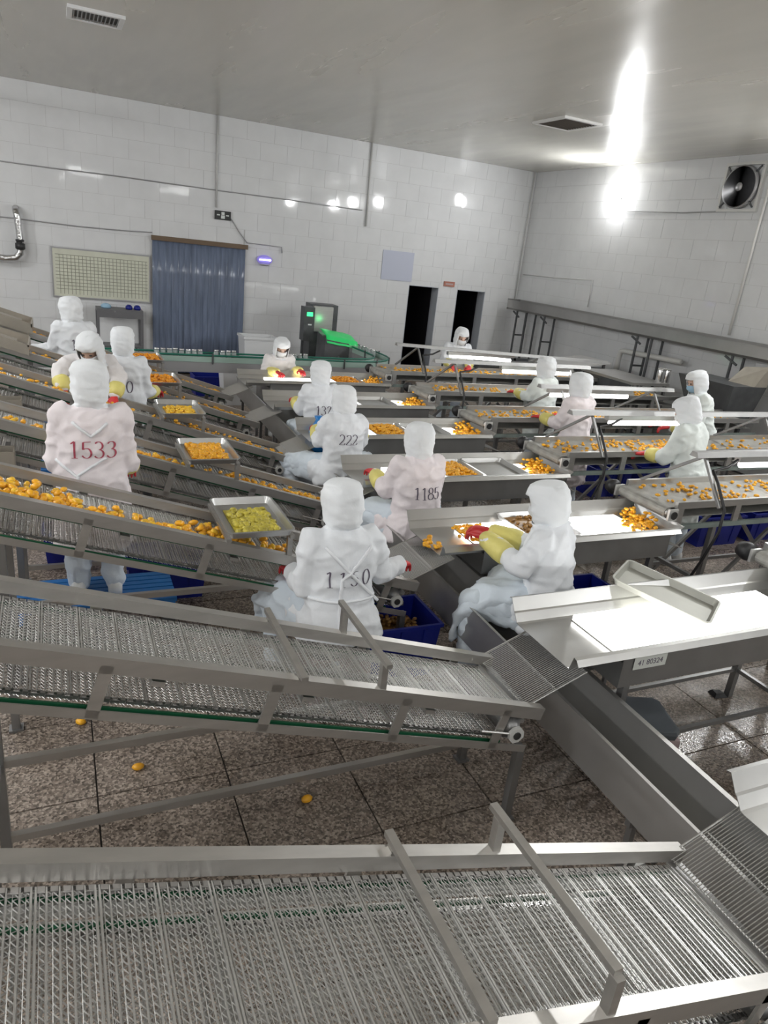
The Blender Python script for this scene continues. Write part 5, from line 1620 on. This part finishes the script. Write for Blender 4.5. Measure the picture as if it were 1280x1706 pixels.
# extractor fan on the right wall
fn = empty('wall_fan', (XR-0.005, 8.54, 4.05), 0, 'square extractor fan high on the right wall', 'fan')
for a, b, c, d in ((-0.36, 0.36, 0.30, 0.34), (-0.36, 0.36, -0.34, -0.30), (-0.36, -0.32, -0.30, 0.30), (0.32, 0.36, -0.30, 0.30)):
    MB().box(-0.05, 0.0, a, b, c, d).build('frame_bar', 'pipe_white', fn)
ringm = MB(); ringm.lathe([(0.30, -0.04), (0.30, 0.03), (0.28, 0.03), (0.28, -0.04)], (-0.05, 0, 0), 28, 'x'); ringm.build('duct_ring', 'frame_grey', fn, True)
MB().lathe([(0.001, 0.0), (0.28, 0.0), (0.28, 0.004), (0.001, 0.004)], (-0.02, 0, 0), 28, 'x').build('back_disc', 'vent_dark', fn)
MB().lathe([(0.01, -0.05), (0.06, -0.04), (0.07, 0.02)], (-0.05, 0, 0), 16, 'x').build('hub', 'frame_grey', fn, True)
for k in range(5):
    a = 2*PI*k/5; R_ = Matrix.Rotation(a, 3, 'X'); b = MB()
    pts = [R_ @ Vector(p) for p in ((-0.06, -0.03, 0.05), (-0.03, 0.04, 0.05), (-0.025, 0.12, 0.25), (-0.07, -0.05, 0.26))]
    b.hexa([*pts, *[p+Vector((-0.006, 0, 0)) for p in pts]]); b.build('blade', 'frame_grey', fn)
for sy, sz in ((1, 1), (-1, 1), (1, -1), (-1, -1)):
    MB().bar((-0.06, sy*0.30, sz*0.28), (-0.06, sy*0.21, sz*0.19), 0.02, 0.02).build('bracket', 'machine_dark', fn)

# long flume on posts along the right wall
rf = empty('wall_flume', (9.05, 0, 0), 0, 'long dark steel flume on posts along the right wall', 'trough')
MB().sheet([(-0.02, 1.90), (0.0, 1.90), (0.0, 1.74), (0.04, 1.70), (0.28, 1.70), (0.32, 1.74), (0.32, 1.92)], 4.2, 13.7, 0.004, 'y').build('channel', 'steel_trough', rf)
MB().box(0.0, 0.32, 13.70, 13.705, 1.70, 1.92).build('end_plate', 'steel_dark', rf)
for y in (13.3, 12.3, 9.6, 7.6, 5.6):
    for x in (0.02, 0.27):
        MB().tube([(x, y, 0), (x, y, 1.70)], 0.022, 8).build('post', 'machine_dark', rf)
        if y == 13.3 or y == 9.6: MB().tube([(x, y-0.34, 0), (x, y-0.34, 1.70)], 0.022, 8).build('post', 'machine_dark', rf)
    MB().bar((0.02, y, 1.2), (0.27, y, 1.2), 0.03, 0.03).build('tie_bar', 'machine_dark', rf)
    MB().bar((0.0, y-0.12, 1.58), (0.0, y+0.12, 1.68), 0.02, 0.03).build('bracket', 'machine_dark', rf)

# machinery at the right behind the workers
wt = empty('work_table', (8.0, 8.35, 0), 0, 'grey sheet metal work table at the far right', 'table')
MB().box(0, 0.75, 0, 1.25, 1.08, 1.12).build('top', 'steel_trough', wt); MB().box(0.03, 0.72, 0.05, 1.2, 0.45, 0.48).build('shelf', 'steel_dark', wt)
for x in (0.02, 0.69):
    for y in (0.03, 1.18): MB().box(x, x+0.04, y, y+0.04, 0, 1.08).build('leg', 'steel_dark', wt)
MB().box(0.01, 0.03, 0.06, 1.2, 0.55, 1.08).build('side_panel', 'machine_dark', wt)
sp = empty('sloped_chute', (7.7, 9.9, 0), 0, 'wide sloping sheet metal chute left of the grey work table', 'chute')
MB().hexa([(0, 0, 1.02), (0.9, -0.3, 1.20), (0.9, 0.5, 1.20), (0, 0.8, 1.02), (0, 0, 1.05), (0.9, -0.3, 1.23), (0.9, 0.5, 1.23), (0, 0.8, 1.05)]).build('slope_plate', 'steel_trough', sp)
for x, y, z in ((0.05, 0.1, 1.02), (0.85, -0.2, 1.18), (0.05, 0.7, 1.02), (0.85, 0.42, 1.18)): MB().box(x, x+0.04, y, y+0.04, 0, z).build('leg', 'steel_dark', sp)
MB().box(0.04, 0.9, 0.10, 0.12, 0.35, 0.98).build('side_panel', 'machine_dark', sp)
hp = empty('feed_bin', (8.45, 6.9, 0), 0, 'dark angular feed bin at the right edge under the flume', 'machine')
MB().hexa([(0.05, 0.1, 0.75), (0.5, 0.1, 0.75), (0.5, 0.7, 0.75), (0.05, 0.7, 0.75), (-0.1, -0.05, 1.38), (0.55, -0.05, 1.38), (0.55, 0.95, 1.38), (-0.1, 0.95, 1.38)]).build('bin_body', 'machine_dark', hp)
MB().hexa([(0.30, -0.05, 1.38), (0.55, -0.05, 1.38), (0.55, 0.4, 1.38), (0.30, 0.4, 1.38), (0.50, -0.05, 1.66), (0.55, -0.05, 1.66), (0.55, 0.35, 1.60), (0.50, 0.35, 1.60)]).build('upper_plate', 'kraft', hp)
for x, y in ((0.08, 0.12), (0.42, 0.12), (0.08, 0.62), (0.42, 0.62)): MB().box(x, x+0.05, y, y+0.05, 0, 0.75).build('leg', 'machine_dark', hp)
rk = empty('machine_rack', (6.3, 10.6, 0), 0, 'dark machine frame behind the rearmost conveyors on the right', 'machine')
for x in (0, 1.5, 3.0):
    for y in (0, 0.7): MB().box(x, x+0.05, y, y+0.05, 0, 0.98).build('post', 'machine_dark', rk)
for z in (0.45, 0.93):
    for y in (0, 0.7): MB().box(0.05, 3.0, y, y+0.04, z, z+0.05).build('beam', 'machine_dark', rk)
MB().box(0.05, 3.0, 0.04, 0.7, 0.90, 0.93).build('deck', 'steel_dark', rk)
MB().box(0.3, 1.2, 0.1, 0.6, 0.5, 0.85).build('gear_case', 'machine_dark', rk)
for k, (y, z) in enumerate(((8.14, 1.12), (7.96, 1.0), (7.78, 1.0))):
    pass
cans = [(8.72, 8.42), (8.72, 8.54), (8.60, 8.44)]
for k, (x, y) in enumerate(cans):
    c = empty('steel_can', (x, y, 1.12), 0, ['shiny steel can nearest the wall on the grey work table', 'shiny steel can, middle of three on the grey work table', 'shiny steel can, front of three on the grey work table'][k], 'can', 'steel cans on the work table')
    MB().lathe([(0.05, 0.0), (0.052, 0.005), (0.052, 0.20), (0.048, 0.21)], (0, 0, 0), 16).build('can_body', 'lid', c, True)
    MB().lathe([(0.054, 0.20), (0.054, 0.215), (0.045, 0.22)], (0, 0, 0), 16).build('can_rim', 'steel', c, True)
wp = empty('white_pipe', (9.25, 8.7, 0), 0, 'white plastic pipe below the wall flume', 'pipe')
MB().tube([(0, 0.0, 1.42), (0, 1.35, 1.38), (0, 1.42, 1.36), (0, 1.44, 1.25), (0, 1.44, 0.0)], 0.045, 10).build('pipe_run', 'pipe_white', wp, True)

# loose things on the floor at the right
tag(MB().hexa([(3.95, 2.72, 0.001), (4.05, 2.70, 0.001), (4.06, 2.78, 0.001), (3.97, 2.80, 0.001), (3.97, 2.73, 0.03), (4.03, 2.72, 0.03), (4.04, 2.77, 0.025), (3.98, 2.78, 0.03)]).build('rubber_block', 'black'), 'small black rubber piece on the floor under the glaring table', 'debris')

bpy.data.scenes.remove(TMP)
